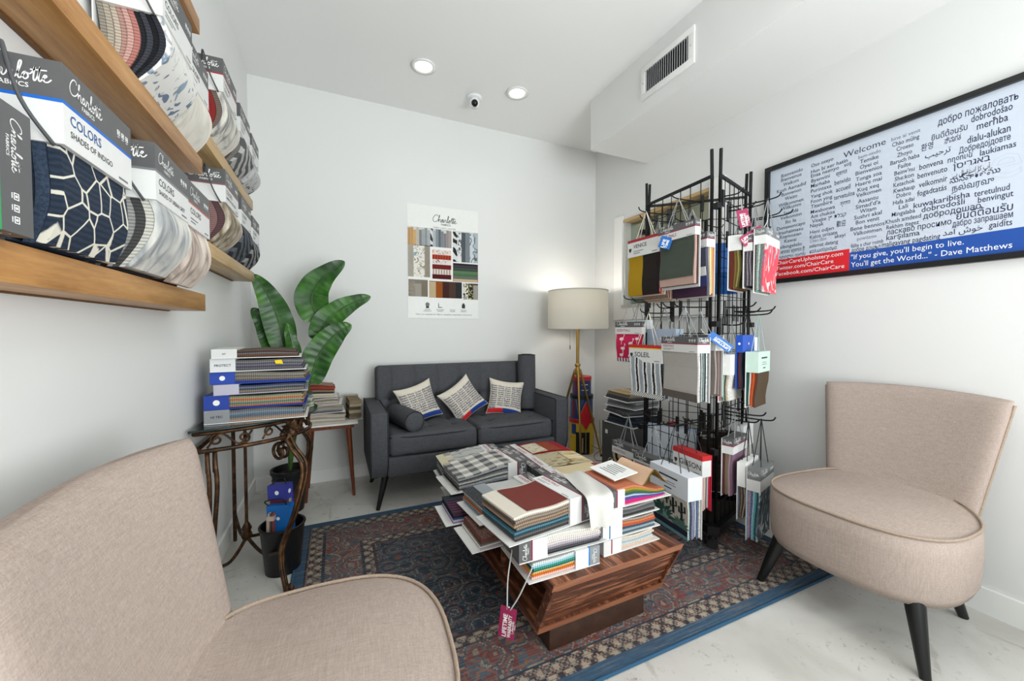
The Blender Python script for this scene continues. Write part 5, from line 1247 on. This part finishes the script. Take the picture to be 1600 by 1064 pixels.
# -- wall shelves: books facing the room (rz = +90) ------------------------------------------------------
S1 = 'sample books on the lower honey shelf'; S2 = 'sample books on the middle honey shelf'; S3 = 'sample books on the upper pale shelf'; S4 = 'sample books on the lower pale shelf'
xb = XL + .082
def sb(label, y, z, group, lean=0.0, x=xb, rz=R90, **k):
    d = dict(W=.215, L=.285, T=.13, hl=.125, hf=.48, bulge=.008, sag=.35, wav=.004, ny=12, over=0, cord='#4a4c4f'); d.update(k)
    h = d['L']; T_ = d['T']
    d.setdefault('hook', [(-d['W'] * .5, h - .02, 0), (-d['W'] * .5 - .03, h + .0, .01), (-d['W'] * .5 - .035, h - .08, .03), (-d['W'] * .5 - .005, h - .13, .05)])
    return book(label, (x, y, z), rz, 'stand', lean=lean, group=group, **d)
zl = 1.249
sb('sample book of indigo cloth with white geometric lines on the lower shelf', .957, zl, S1, x=XL + .088, T=.12, bulge=.002, sag=.2, pal=['#2a3342', '#3c4a60', '#1d2430', '#4a5a72', '#242c3a', '#39465a', '#2a3342'], kind='speck', front=('#232c3a', 'geo', '#d8d4c6'), stripe='#1467c8', title='COLORS', sub='SHADES OF INDIGO', tcol='#22508f')
sb('sample book of black and urban grey cloth beside the indigo book', 1.225, zl, S1, x=XL + .1, W=.205, pal=['#2a2a2b', '#8d8d8c', '#3a3a3b', '#6b6b6a', '#1e1e1f', '#a5a5a3', '#4a4a4a', '#cfccc4', '#e0dccf'], kind='pink', front=('#c9c9c6', 'marble', '#8b9096'), stripe='#7d7d80', title='COLORS', sub='SHADES OF URBAN GREY', tcol='#3a3a3c', bulge=.02, T=.14)
sb('sample book of blush marbled cloth at the end of the lower shelf', 1.446, zl, S1, x=XL + .1, W=.19, pal=['#5a4038', '#7a5a50', '#4a342e', '#a08a80', '#c9b5a8', '#d8c8bc'], kind='pink', front=('#d3c3b8', 'marble', '#8f8078'), stripe='#b85a4a', title='COLORS', sub='*', tcol='#3a3a3c', T=.13, bulge=.018)
# two books lying on their long edge at the near end of the lower shelf: headers upright
for y, xx, W_, lab, st, pal_ in ((.683, .082, .165, 'sample book with a green stripe turned on its side on the lower shelf', '#2f9a5a', ['#24506a', '#2f7a6a', '#1d3a4a']), (.733, .026, .262, 'sample book with a blue stripe turned on its side behind the green-striped one', '#1457b0', ['#1d2a44', '#2f3f60', '#182034'])):
    b_ = book(lab, (0, 0, 0), 0, 'lie', W=W_, L=.235, T=.052, hl=.15, hf=.42, pal=pal_, kind='speck', stripe=st, title='COLORS', sub='BLUE, GREEN &' if W_ < .2 else '*', tcol='#22508f', group=S1)
    b_.matrix_world = Matrix.Translation((XL + xx, y, zl + W_ / 2 + .0055)) @ Matrix.Rotation(PI / 2, 4, 'Y')
zm = 1.724
sb('sample book of white cloth with grey-blue leaf print on the middle shelf', 1.368, zm, S2, kind='pink', pal=['#8d867c', '#a89e90', '#bdae9f', '#b0897f', '#c49a92', '#b0756e', '#24262c', '#3a3c44', '#1c1d22', '#2c2e36', '#b8b4ac'], front=('#dddcd8', 'leaf', '#6d7c92'), stripe=None, title='COLORS', sub='*', tcol='#3a3a3c', bulge=.022, L=.30)
sb('sample book with a plain off-white swatch at the end of the middle shelf', 1.60, zm, S2, pal=['#555558', '#9a9894', '#d8d5cd', '#c9c6be'], front=('#dedad1', 'marble', '#cfcabf'), stripe=None, title='COLORS', sub='*', tcol='#3a3a3c', W=.2, bulge=.026, T=.1, L=.29)
zu = 1.857
sb('sample book of crimson cloth on the upper pale shelf', 1.95, zu, S3, pal=['#8a1f2a', '#b02a38', '#6a1a22', '#c44a54', '#93302f', '#7a6a62', '#a3262f'], kind='pink', front=('#d8d4cc', 'marble', '#77797c'), stripe='#a8283a', title='COLORS', sub='*', tcol='#3a3a3c', bulge=.024, L=.30, side_title=None)
sb('sample book of dark brown and smoky marbled cloth on the upper pale shelf', 2.24, zu, S3, pal=['#3a332e', '#5a4d44', '#2a2624', '#6d6056', '#8a8680', '#b5b2ac'], kind='pink', front=('#b9b8b6', 'zebra', '#5d5e60'), title='COLORS', sub='*', tcol='#3a3a3c', bulge=.028, L=.285)
sb('sample book of grey feather-print cloth at the end of the upper pale shelf', 2.49, zu, S3, pal=['#4a4a4c', '#8d8d8f', '#c9c9c9', '#5d5d60'], front=('#c4c4c4', 'leaf', '#55565a'), title='COLORS', sub='*', tcol='#3a3a3c', bulge=.02, W=.19, L=.27)
zw = 1.449
sb('sample book of mauve tweed with a smoky print on the lower pale shelf', 1.95, zw, S4, pal=['#4a343a', '#7a5f62', '#b09490', '#8a6a68', '#5d4548', '#a58884'], kind='pink', front=('#b3a898', 'marble', '#5f5238'), stripe='#8a5a62', title='COLORS', sub='SHADES OF WILD ROSE', tcol='#3a3a3c', bulge=.026, L=.29)
sb('sample book of slate cloth behind the mauve book on the lower pale shelf', 2.23, zw, S4, pal=['#23262c', '#3c424c', '#55606c', '#77787b', '#3a3f46'], kind='speck', front=('#5d626a', 'zebra', '#2c3036'), title='COLORS', sub='*', tcol='#3a3a3c', bulge=.022, L=.275)
sb('sample book of black and white cloth at the end of the lower pale shelf', 2.47, zw, S4, pal=['#1c1c1e', '#8f9092', '#d4d4d2', '#3a3b3d'], front=('#8d8f90', 'zebra', '#2a2b2c'), title='COLORS', sub='*', tcol='#3a3a3c', bulge=.02, W=.19, L=.255)
# ------------------------------------------------------------------ gridwall display rack
C0, C1, C2 = Vector((1.745, 1.37, 0)), Vector((1.785, 1.93, 0)), Vector((2.23, 1.52, 0))
RT = 1.90; RB = .12
rack = thing('display_rack', 'black wire three-sided display rack on casters hung with sample books', 'rack', tuple((C0 + C1 + C2) / 3))
RO = rack.location.copy()
def rl(p): return Vector(p) - RO
cen = (C0 + C1 + C2) / 3
base = [C0 + (C0 - cen).normalized() * .05, C1 + (C1 - cen).normalized() * .05, C2 + (C2 - cen).normalized() * .05]
poly = []
for i, p in enumerate(base):
    a, b = base[i - 1], base[(i + 1) % 3]; poly += [p + (a - p).normalized() * .05, p + (b - p).normalized() * .05]
outer = [(rl(p).x, rl(p).y) for p in poly]
sh = lambda k: [(x * k, y * k) for x, y in outer]
m = MB(); n = len(outer)
o_, i_ = outer, sh(.80)
m.add([(x, y, z) for z in (.078, .118) for x, y in o_] + [(x, y, z) for z in (.078, .118) for x, y in i_],
      [(k, (k + 1) % n, n + (k + 1) % n, n + k) for k in range(n)] + [(2 * n + (k + 1) % n, 2 * n + k, 3 * n + k, 3 * n + (k + 1) % n) for k in range(n)] + [(n + k, n + (k + 1) % n, 3 * n + (k + 1) % n, 3 * n + k) for k in range(n)] + [((k + 1) % n, k, 2 * n + k, 2 * n + (k + 1) % n) for k in range(n)])
m.build('base_frame', MAT_BLACKM, rack)
MB().prism(i_, .08, .092).build('base_tray', plain('#2b2420', .7), rack)
for p in base:
    q = rl(p + (cen - p).normalized() * .045)
    cs = MB().lathe([(.016, .05), (.02, .06), (.02, .078)], 12, c=(q.x, q.y, 0)).build('caster', MAT_BLACK, rack)
    MB().tube([(q.x - .014, q.y - .010, .033), (q.x + .014, q.y + .010, .033)], .026, 18).build('wheel', plain('#1a1a1b', .5), cs, 'auto')
    MB().bar((q.x, q.y, .03), (q.x, q.y, .06), .012, 8).build('fork', MAT_BLACKM, cs)
def panel(a, b, name='grid_panel'):
    d = (b - a).normalized(); L = (b - a).length; a2 = a + d * .034; b2 = b - d * .034
    fr = MB()
    for p in (a2, b2): fr.tube([rl(p + Vector((0, 0, RB))), rl(p + Vector((0, 0, RT)))], .0085, 4)
    fr.tube([rl(a2 + Vector((0, 0, RT))), rl(b2 + Vector((0, 0, RT)))], .0095, 4); fr.tube([rl(a2 + Vector((0, 0, RB))), rl(b2 + Vector((0, 0, RB)))], .0085, 4)
    f_ = fr.build('panel_frame', MAT_BLACKM, rack)
    g = MB(); W_ = (b2 - a2).length; nv = 7
    for k in range(1, nv):
        p = a2 + d * (W_ * k / nv); g.tube([rl(p + Vector((0, 0, RB))), rl(p + Vector((0, 0, RT)))], .0024, 4)
    z = RB + .098
    while z < RT - .03: g.tube([rl(a2 + Vector((0, 0, z))), rl(b2 + Vector((0, 0, z)))], .0024, 4); z += .098
    g.build('wire_grid', MAT_BLACKM, f_)
    for p in (a2, b2):
        MB().tube([rl(p + Vector((0, 0, RT - .02))), rl(p + Vector((0, 0, RT + .135)) + d * .004)], .0085, 8).build('post_tip', MAT_BLACKM, rack, 'auto')
panel(C0, C1); panel(C0, C2); panel(C1, C2)
for p in (C0, C1, C2):
    for z in (.5, 1.15, 1.74): MB().box(rl(p + Vector((0, 0, z))), (.03, .03, .028)).build('corner_clip', MAT_BLACK, rack)
def hook(base_p, z, out, L, label=None):
    """wire peg with a black clip: base point on the panel, outward direction, reach"""
    o = Vector(out).normalized(); p = Vector((base_p[0], base_p[1], z)); s = Vector((-o.y, o.x, 0))
    h = MB().tube([rl(q) for q in catmull([tuple(p), tuple(p + o * L * .5 + Vector((0, 0, -.004))), tuple(p + o * (L - .02)), tuple(p + o * L + Vector((0, 0, .02)))], 4)], .0034, 6).build('hook', MAT_BLACKM, rack, True)
    R = Matrix((s, o, Vector((0, 0, 1)))).transposed()
    MB().box(rl(p + o * .006 + Vector((0, 0, -.01))), (.022, .009, .085), None, R).build('hook_plate', MAT_BLACK, h, bevel=.002, seg=1)
NL = Vector((-.9975, .071, 0)); DL = Vector((.0712, .9975, 0)); NR = Vector((.295, -.955, 0)); DR = Vector((.955, .295, 0))
HB = 'sample books hanging on the display rack'
def hang(label, pos, z0, z1, rz, T, W, hookz=None, hookfrom=None, out=None, **k):
    d = dict(hl=.075, hf=.45, sag=.12, wav=.005, over=.004, ny=5, cord='#8d9092', group=HB); d.update(k); L = z1 - z0
    hz = hookz or z1 + .095
    d['hook'] = (0, hz - z0, 0)
    b = book(label, (pos[0], pos[1], z0), math.radians(rz), 'hang', W=W, L=L, T=T, **d)
    if hookfrom is not None:
        hb = Vector((hookfrom[0], hookfrom[1], 0)); v = Vector((pos[0], pos[1], 0)) - hb; hook(hookfrom, hz - .002, v, v.length + T / 2 + .03)
    return b
def Lp(y, off): s = (y - 1.37) / .56; p = C0 + DL * (.56 * s); return (p.x + NL.x * off, p.y + NL.y * off), (p.x, p.y)
def Rp(s, d0, d1, W):
    d = (d0 + d1) / 2; p = C0 + DR * (s + W / 2); return (p.x + NR.x * d, p.y + NR.y * d), (p.x, p.y)

# top row, side facing the left
p, h = Lp(1.70, .165); hang('VENICE sample book with gold and black swatches on the top row of the rack', p, 1.317, 1.642, -88, .045, .235, 1.79, h, stripe=None, hdr='#a5232f', hf=.16, hl=.1, pal=['#7a6a62', '#e0a060', '#c43a3a', '#e08a6a', '#a82a34', '#d0a24a', '#c96a8a', '#2a2426'], title='VENICE', sub='*', tcol='#22222c', crest=True, logo=False, fronts=[(.0, .48, 0, 1, ('#b48f1f', 'weave', '#9c7a18')), (.48, 1, 0, 1, ('#2b2422', 'weave', '#1c1716'))], cord='#d9d4c8')
p, h = Lp(1.675, .10); hang('sample book of brown and rose cloth tucked behind the VENICE book', p, 1.285, 1.56, -94, .05, .21, 1.74, h, pal=['#d8c6b4', '#8a6a5c', '#b09484', '#c9b5a4', '#7a3030', '#a58a78'], kind='speck', hdr='#e4e2de', logo=False, card='#dcc8b4')
p, h = Lp(1.46, .16); hang('sample book with a dark green-grey leather swatch on the top row of the rack', p, 1.335, 1.655, -90, .035, .23, 1.79, h, pal=['#3a2a2c', '#5a3a3c', '#d8b8ac', '#4a3436', '#c9a89c'], stripe=MAR, title='ESSENTIALS', fronts=[(.03, .97, .2, 1, ('#4c554c', 'weave', '#424a42'))])
p, h = Lp(1.455, .075); hang('sample book with navy and plum swatches below the green-grey leather one', p, 1.288, 1.60, -92, .055, .225, 1.74, None, pal=['#c9583a', '#e0b25a', '#e8d9b8', '#b9b2a6', '#6a6a70', '#55566a'], stripe=MAR, title='ESSENTIALS', fronts=[(.02, .98, .0, .28, ('#4a3148', 'weave', '#3c2a3c')), (.02, .98, .2, .45, ('#3a4478', 'weave', '#333c6a')), (.02, .98, .42, .6, ('#eceae6', 'weave', '#dcdad4'))])
hang('large blue sample book hanging on the wall side of the rack', (2.165, 1.69), 1.345, 1.655, -43, .03, .21, 1.76, (2.05, 1.69), hdr='#1d5fae', hf=1, hl=.18, pal=['#1d5fae', '#2a66b0', '#1a559c'], card='#1d5fae', disc='d', logo=False, cord='#1b1b1d')
hook((2.0, 1.735), 1.755, (.68, .74, 0), .2)
# top row, side facing the shop window
p, h = Rp(.025, .045, .105, .2); hang('sample book of rust and olive cloth on the top row beneath the maroon tags', p, 1.32, 1.585, 17, .06, .2, 1.74, h, pal=['#4a3a30', '#7a2a20', '#5a3a28', '#8a6a3a', '#77703a', '#9a8a50', '#55502c'], hdr='#e8e8e6', logo=False)
p, h = Rp(.03, .112, .152, .2); hang('sample book of dark speckled cloth between the rust and the coral-leaf books', p, 1.325, 1.575, 17, .04, .2, 1.74, h, pal=['#5d5458', '#3c3a40', '#8a8088', '#4a444c', '#a09aa2'], kind='speck', stripe=MAR)
p, h = Rp(.03, .16, .205, .21); hang('sample book with a coral leaf swatch on the top row nearest the framed sign', p, 1.30, 1.60, 17, .05, .21, 1.76, h, pal=['#5a4a4c', '#8fa89c', '#b9c9c0', '#6a7d78', '#8a7a88', '#a59aa8'], kind='speck', front=('#d8505c', 'leaf', '#f0dcd8'), hdr='#77787a')
# middle row, side facing the left
p, h = Lp(1.86, .15); hang('sample book with a pink flamingo print swatch on the rack corner', p, .925, 1.17, -84, .03, .205, 1.31, h, pal=['#c9c9c9', '#3a6a64', '#8a2a3a', '#d0305c'], front=('#d42a5c', 'weave', '#c02450'), prints=FLAMINGO, fronts=[(.0, 1, .0, .13, ('#e8e2d8', 'stripe', '#7a3a6a'))], title='ESSENTIALS')
p, h = Lp(1.885, .06); hang('sample book with a teal and white page edge behind the flamingo book', p, .95, 1.18, -94, .045, .19, 1.30, h, pal=['#2f4a48', '#e6eef0', '#c9dce0', '#5d2f38', '#3c5a58'], hdr='#dfe9ee', logo=False)
p, h = Lp(1.665, .17); hang('SOLEIL sample book with black and white striped cloth on the middle row', p, .742, 1.035, -88, .055, .24, 1.22, h, hdr='#c32a2c', hf=.2, hl=.095, stripe='#f0d018', pal=['#2c5a7a', '#c0452e', '#3a6a6a', '#d9cfc0', '#6a93b0', '#b5c4cc', '#3a3a3c', '#8d8d8f'], kind='speck', front=('#e4e4e2', 'ticking', '#202124'), fronts=[(0, 1, 0, .13, ('#f0f0ee', 'check', '#1c1c1e'))], title='SOLEIL', tcol='#22222c', crest=True, logo=False, cord='#d9d4c8')
p, h = Lp(1.665, .06); hang('pale blue header sample book behind the SOLEIL and ESSENTIALS books', p, .86, 1.125, -94, .05, .225, 1.25, h, hdr='#b9cbe2', band='#c9d6e6', hf=.6, hl=.11, pal=['#9aa8b8', '#b5bcc8', '#7d8896'], logo=False, disc='d', card='#d5dde6')
p, h = Lp(1.415, .155); hang('ESSENTIALS sample book with a pale grey linen swatch on the middle row', p, .775, 1.085, -96, .075, .245, 1.24, h, pal=['#6a6f70', '#d8d8d6', '#3c4446', '#8fa09c', '#5d6a68', '#b5b9b8', '#4a4f50', '#e0e0de', '#8a8a8a'], kind='speck', front=('#b9b5b0', 'weave', '#a5a19c'), fronts=[(0, 1, 0, .16, ('#6a625c', 'weave', '#5a534e'))], stripe=MAR, title='ESSENTIALS', sub='*', tcol='#8d2446')
p, h = Lp(1.41, .06); hang('grey-headed sample book of brown cloth directly behind the ESSENTIALS book', p, .80, 1.095, -94, .05, .23, 1.22, None, pal=['#5d4f4c', '#8a7a74', '#6a5a5c', '#a59a94'])
# middle row, side facing the shop window
p, h = Rp(-.035, .03, .085, .18); hang('white-headed sample book with coral and aqua page edges on the middle row', p, .765, 1.0, 17, .055, .18, 1.15, h, hdr='#eeeeec', hf=1, hl=.10, pal=['#d0646e', '#c98a84', '#4fb0b8', '#8ac4b0', '#6a5a48', '#c9b59a', '#e4e0da'], kind='speck', logo=False, side_title=None, disc='d')
p, h = Rp(.02, .088, .122, .16); hang('royal blue sample book with rust page edges on the middle row', p, .83, 1.095, 17, .03, .16, 1.24, h, hdr='#2453b8', hf=1, hl=.085, card='#2a55b0', pal=['#2a3a7a', '#3a2a34', '#6a2f2a', '#2a3044'], logo=False, disc='d', cord='#1b1b1d')
p, h = Rp(.03, .13, .185, .17); hang('mint-headed sample book with orange and green page edges on the middle row', p, .745, 1.015, 17, .055, .17, 1.2, h, hdr='#c6ddd2', hf=1, hl=.10, pal=['#24504c', '#2f6a5c', '#e8e0d4', '#b5452a', '#d0642f', '#8a3a2a', '#5a4a3a'], logo=False, cord='#9fb3b0')
p, h = Rp(.19, .03, .09, .17); hang('white-headed sample book with a mustard page near the wall on the middle row', p, .795, 1.08, 17, .06, .17, 1.22, h, hdr='#e9edf2', hf=1, hl=.085, pal=['#6a6a70', '#d8b81c', '#8d8d92', '#d8d4cc', '#4a4a50', '#c9ced8'], logo=False, cord='#1b1b1d', card='#c5ccd9')
# bottom row, side facing the left
p, h = Lp(1.85, .16); hang('sample book with a zebra print swatch on the bottom row of the rack', p, .135, .425, -88, .055, .225, .60, h, pal=['#8a7a68', '#b5a48e', '#6a5c4c', '#c9bba6'], front=('#b09a7c', 'zebra', '#1d1a18'), title='ESSENTIALS', stripe=None)
p, h = Lp(1.615, .165); hang('sample book with a grey slubbed swatch beside the zebra one on the bottom row', p, .125, .415, -88, .07, .24, .60, h, pal=['#7a4a38', '#8a5a48', '#b9aea4', '#e0dedb', '#c9c6c2', '#a5a29c'], front=('#a8a59c', 'swirl', '#8c8a82'), title='ESSENTIALS')
p, h = Lp(1.385, .235); hang('white-headed sample book with a desert cactus print on the bottom row', p, .145, .44, -94, .085, .25, .66, h, hdr='#e4e8f0', hf=1, hl=.11, pal=['#e6e6e2', '#22283a', '#6a7a9a', '#d8dce4', '#2a3044', '#8a9ab0', '#9a8aa8', '#3a4460', '#5f9a94', '#6fa8a4'], kind='speck', front=('#cfc9bd', 'weave', '#c2bbae'), prints=CACTUS, fronts=[(0, 1, 0, .10, ('#77a8ae', 'weave', '#6a989e')), (0, 1, .1, .24, ('#2a3040', 'weave', '#22283a'))], logo=False, cord='#1b1b1d')
p, h = Lp(1.43, .085); hang('GIBSON sample book with a red header behind the cactus print book', p, .225, .50, -94, .06, .19, .66, h, hdr='#c52a2c', hf=.24, hl=.105, pal=['#c4283e', '#b9c4c9', '#8d6a64', '#d8d0c4', '#e0b0a4', '#c99a90'], title='GIBSON', tcol='#22222c', crest=True, logo=False, cord='#1b1b1d', card='#c8304a')
hang('large dark brown sample bag hanging on the wall side of the rack', (2.12, 1.66), .12, .50, -43, .05, .24, .60, (2.03, 1.69), hdr='#3a2e28', hf=1, hl=.06, pal=['#55443a', '#4a3b32', '#5a4a40'], card='#4a3b32', logo=True, cord='#1b1b1d')
# bottom row, side facing the shop window
p, h = Rp(.02, .03, .085, .19); hang('maroon-edged sample book of tan and mauve cloth on the bottom row', p, .285, .575, 17, .055, .19, .72, h, pal=['#5d2f3a', '#6a4a48', '#8a7460', '#a58f78', '#b59aa4', '#8a6a80'], kind='weave', stripe=MAR)
p, h = Rp(.03, .10, .138, .18); hang('narrow white-headed sample book beside the mauve one on the bottom row', p, .185, .47, 17, .038, .18, .66, h, hdr='#ededeb', hf=1, hl=.12, pal=['#6a7a9a', '#5d4a3c', '#8a7a68', '#3a332c', '#a59a8a'], kind='speck', logo=False, cord='#1b1b1d')
p, h = Rp(.025, .142, .205, .2); hang('grey-headed sample book with aqua confetti cloth on the bottom row', p, .10, .455, 17, .06, .2, .68, h, hdr='#77797a', hf=.5, hl=.11, pal=['#8fa8c9', '#c99aa4', '#5d7aa0', '#b5c9d8', '#58b5b0', '#3c5a6a', '#2a2c30'], kind='speck', front=('#5d6a70', 'leaf', '#d8dcdc'), cord='#1b1b1d')
p, h = Rp(.225, .03, .055, .19); hang('pale sample book with a spotted header behind the confetti cloth book', p, .30, .60, 17, .03, .15, .72, h, hdr='#dcdcde', hf=1, hl=.12, pal=['#c9c6c0', '#b5b2ac', '#dcd9d2'], logo=False, cord='#9a9a9c', disc='d')
# folded white brochures tucked inside the rack
t = thing('brochure_pack', 'pale blue-white brochures hanging inside the lower rack', 'brochures', (1.86, 1.77, .33))
for k in range(4): MB().box((.012 * k, .008 * k, .095 + .004 * (k % 2)), (.003, .30, .19), None, Matrix.Rotation(.35 + .04 * k, 3, 'Z')).build('brochure', plain(['#dfe6f0', '#c5d4ea', '#eef1f5', '#b5c9e4'][k], .5), t)
t2 = MB().box((.05, .03, .20), (.05, .03, .03)).build('binder_clip', plain('#c43a30', .5), t)
hook((1.77, 1.76), .60, NL, .10); hook((1.75, 1.45), .64, NL, .09)
for y_, z_ in ((1.52, 1.70), (1.80, 1.78), (1.60, 1.25), (1.75, .62), (1.55, .60)): 
    q = C0 + DL * (y_ - 1.37); hook((q.x, q.y), z_, NL, .13)
for s_, z_ in ((.06, 1.80), (.30, 1.72), (.12, 1.60), (.22, 1.22), (.1, .70)):
    q = C0 + DR * s_; hook((q.x, q.y), z_, NR, .20 if z_ < 1.75 else .1)
q = C0 + DR * .42; hook((q.x, q.y), 1.74, NR, .22)
# tags on the rack
RT_ = 'warranty tags on the rack'
hang_tag('upper maroon warranty tag hanging above the rust sample book', (1.815, 1.29, 1.71), (0, math.radians(-12), math.radians(-35)), .052, .09, '#951f4f', 'LIFETIME', 'WARRANTY', [[(0, 0, -.005), (.004, .0, .02), (.01, .01, .055)]], RT_)
hang_tag('lower maroon warranty tag lying slantwise across the rust sample book', (1.865, 1.215, 1.60), (0, math.radians(58), math.radians(-35)), .052, .11, '#951f4f', 'LIFETIME', 'WARRANTY', [[(0, 0, -.005), (-.02, .0, .03), (-.05, .01, .06)]], RT_)
hang_tag('blue warranty tag hanging slantwise beside the royal blue sample book', (1.615, 1.30, 1.10), (0, math.radians(-52), math.radians(-40)), .04, .12, '#1f66b4', 'LIFETIME', 'WARRANTY', [[(0, 0, -.005), (-.01, .01, .02), (.0, .03, .04)]], None, False)
hang_tag('small blue tag at the edge of the VENICE sample book', (1.565, 1.515, 1.60), (0, math.radians(20), math.radians(-60)), .06, .06, '#1f66b4', 'LIFE', 'TIME', [[(0, 0, -.003), (0, .01, .03), (.01, .02, .08)]], None, False)

# ------------------------------------------------------------------ boxes and memo boards behind the rack
t = thing('sample_box', 'dark grey box with a white script logo on the floor behind the rack', 'box', (2.035, 2.29, 0))
MB().bx(-.155, .155, -.17, .17, 0, .42).build('case', plain('#4a4947', .6), t, bevel=.003)
lt = MB(); put_logo(lt, (-.1555, .10, .10), (0, -1, 0), (0, 0, 1), .20, INK_W); put_logo(lt, (-.10, -.1705, .10), (1, 0, 0), (0, 0, 1), .2, INK_W)
lt.bx(-.1558, -.1555, .10, .13, .33, .36, INK_W); lt.build('lettering', None, t)
z = .421
MEMO = 'memo boards piled on the dark grey box'
for k, (h_, lab, c_, rot) in enumerate(((.075, 'navy memo sample board pack at the bottom of the box pile', ['#3a424e', '#2f3742', '#454d58', '#363e49', '#3c4450'], .1), (.05, 'charcoal memo sample board pack second on the box pile', ['#55565a', '#66676a', '#4a4b4f'], -.12), (.05, 'grey memo sample board pack third on the box pile', ['#8d8e90', '#77787a', '#a5a6a8'], .16), (.055, 'tan-topped memo sample board pack on top of the box pile', ['#4a4a4d', '#55565a', '#9a8f7c', '#b8a484'], -.05))):
    t = thing('memo_pack', lab, 'sample boards', (2.03 - .015 * (k % 2), 2.29, z), rot, MEMO)
    box_part('backing_card', -.15, .15, -.145, .145, 0, .003, plain('#efefed', .5), t)
    n = len(c_); th = (h_ - .006) / n
    for j, c in enumerate(c_): box_part('board', -.135 + .008 * j, .125 + .008 * j, -.13, .13, .004 + j * th, .004 + (j + .88) * th, fab(c), t)
    if k == 3:
        for j in range(5): box_part('strip', -.13 + .052 * j, -.08 + .052 * j, -.125, .125, h_ - .001, h_ + .001, fab(['#c4ad88', '#b89f78', '#cdb794', '#bfa880', '#c9b28c'][j]), t)
    z += h_ + .003
t = thing('flat_box', 'low grey flat carton on the floor in front of the logo box', 'box', (1.72, 2.16, RZ))
MB().bx(-.10, .10, -.12, .12, 0, .05).build('tray', plain('#6d6b68', .6), t, bevel=.003); MB().bx(-.102, .102, -.122, .122, .045, .062).build('lid', plain('#8a8885', .6), t, bevel=.002)
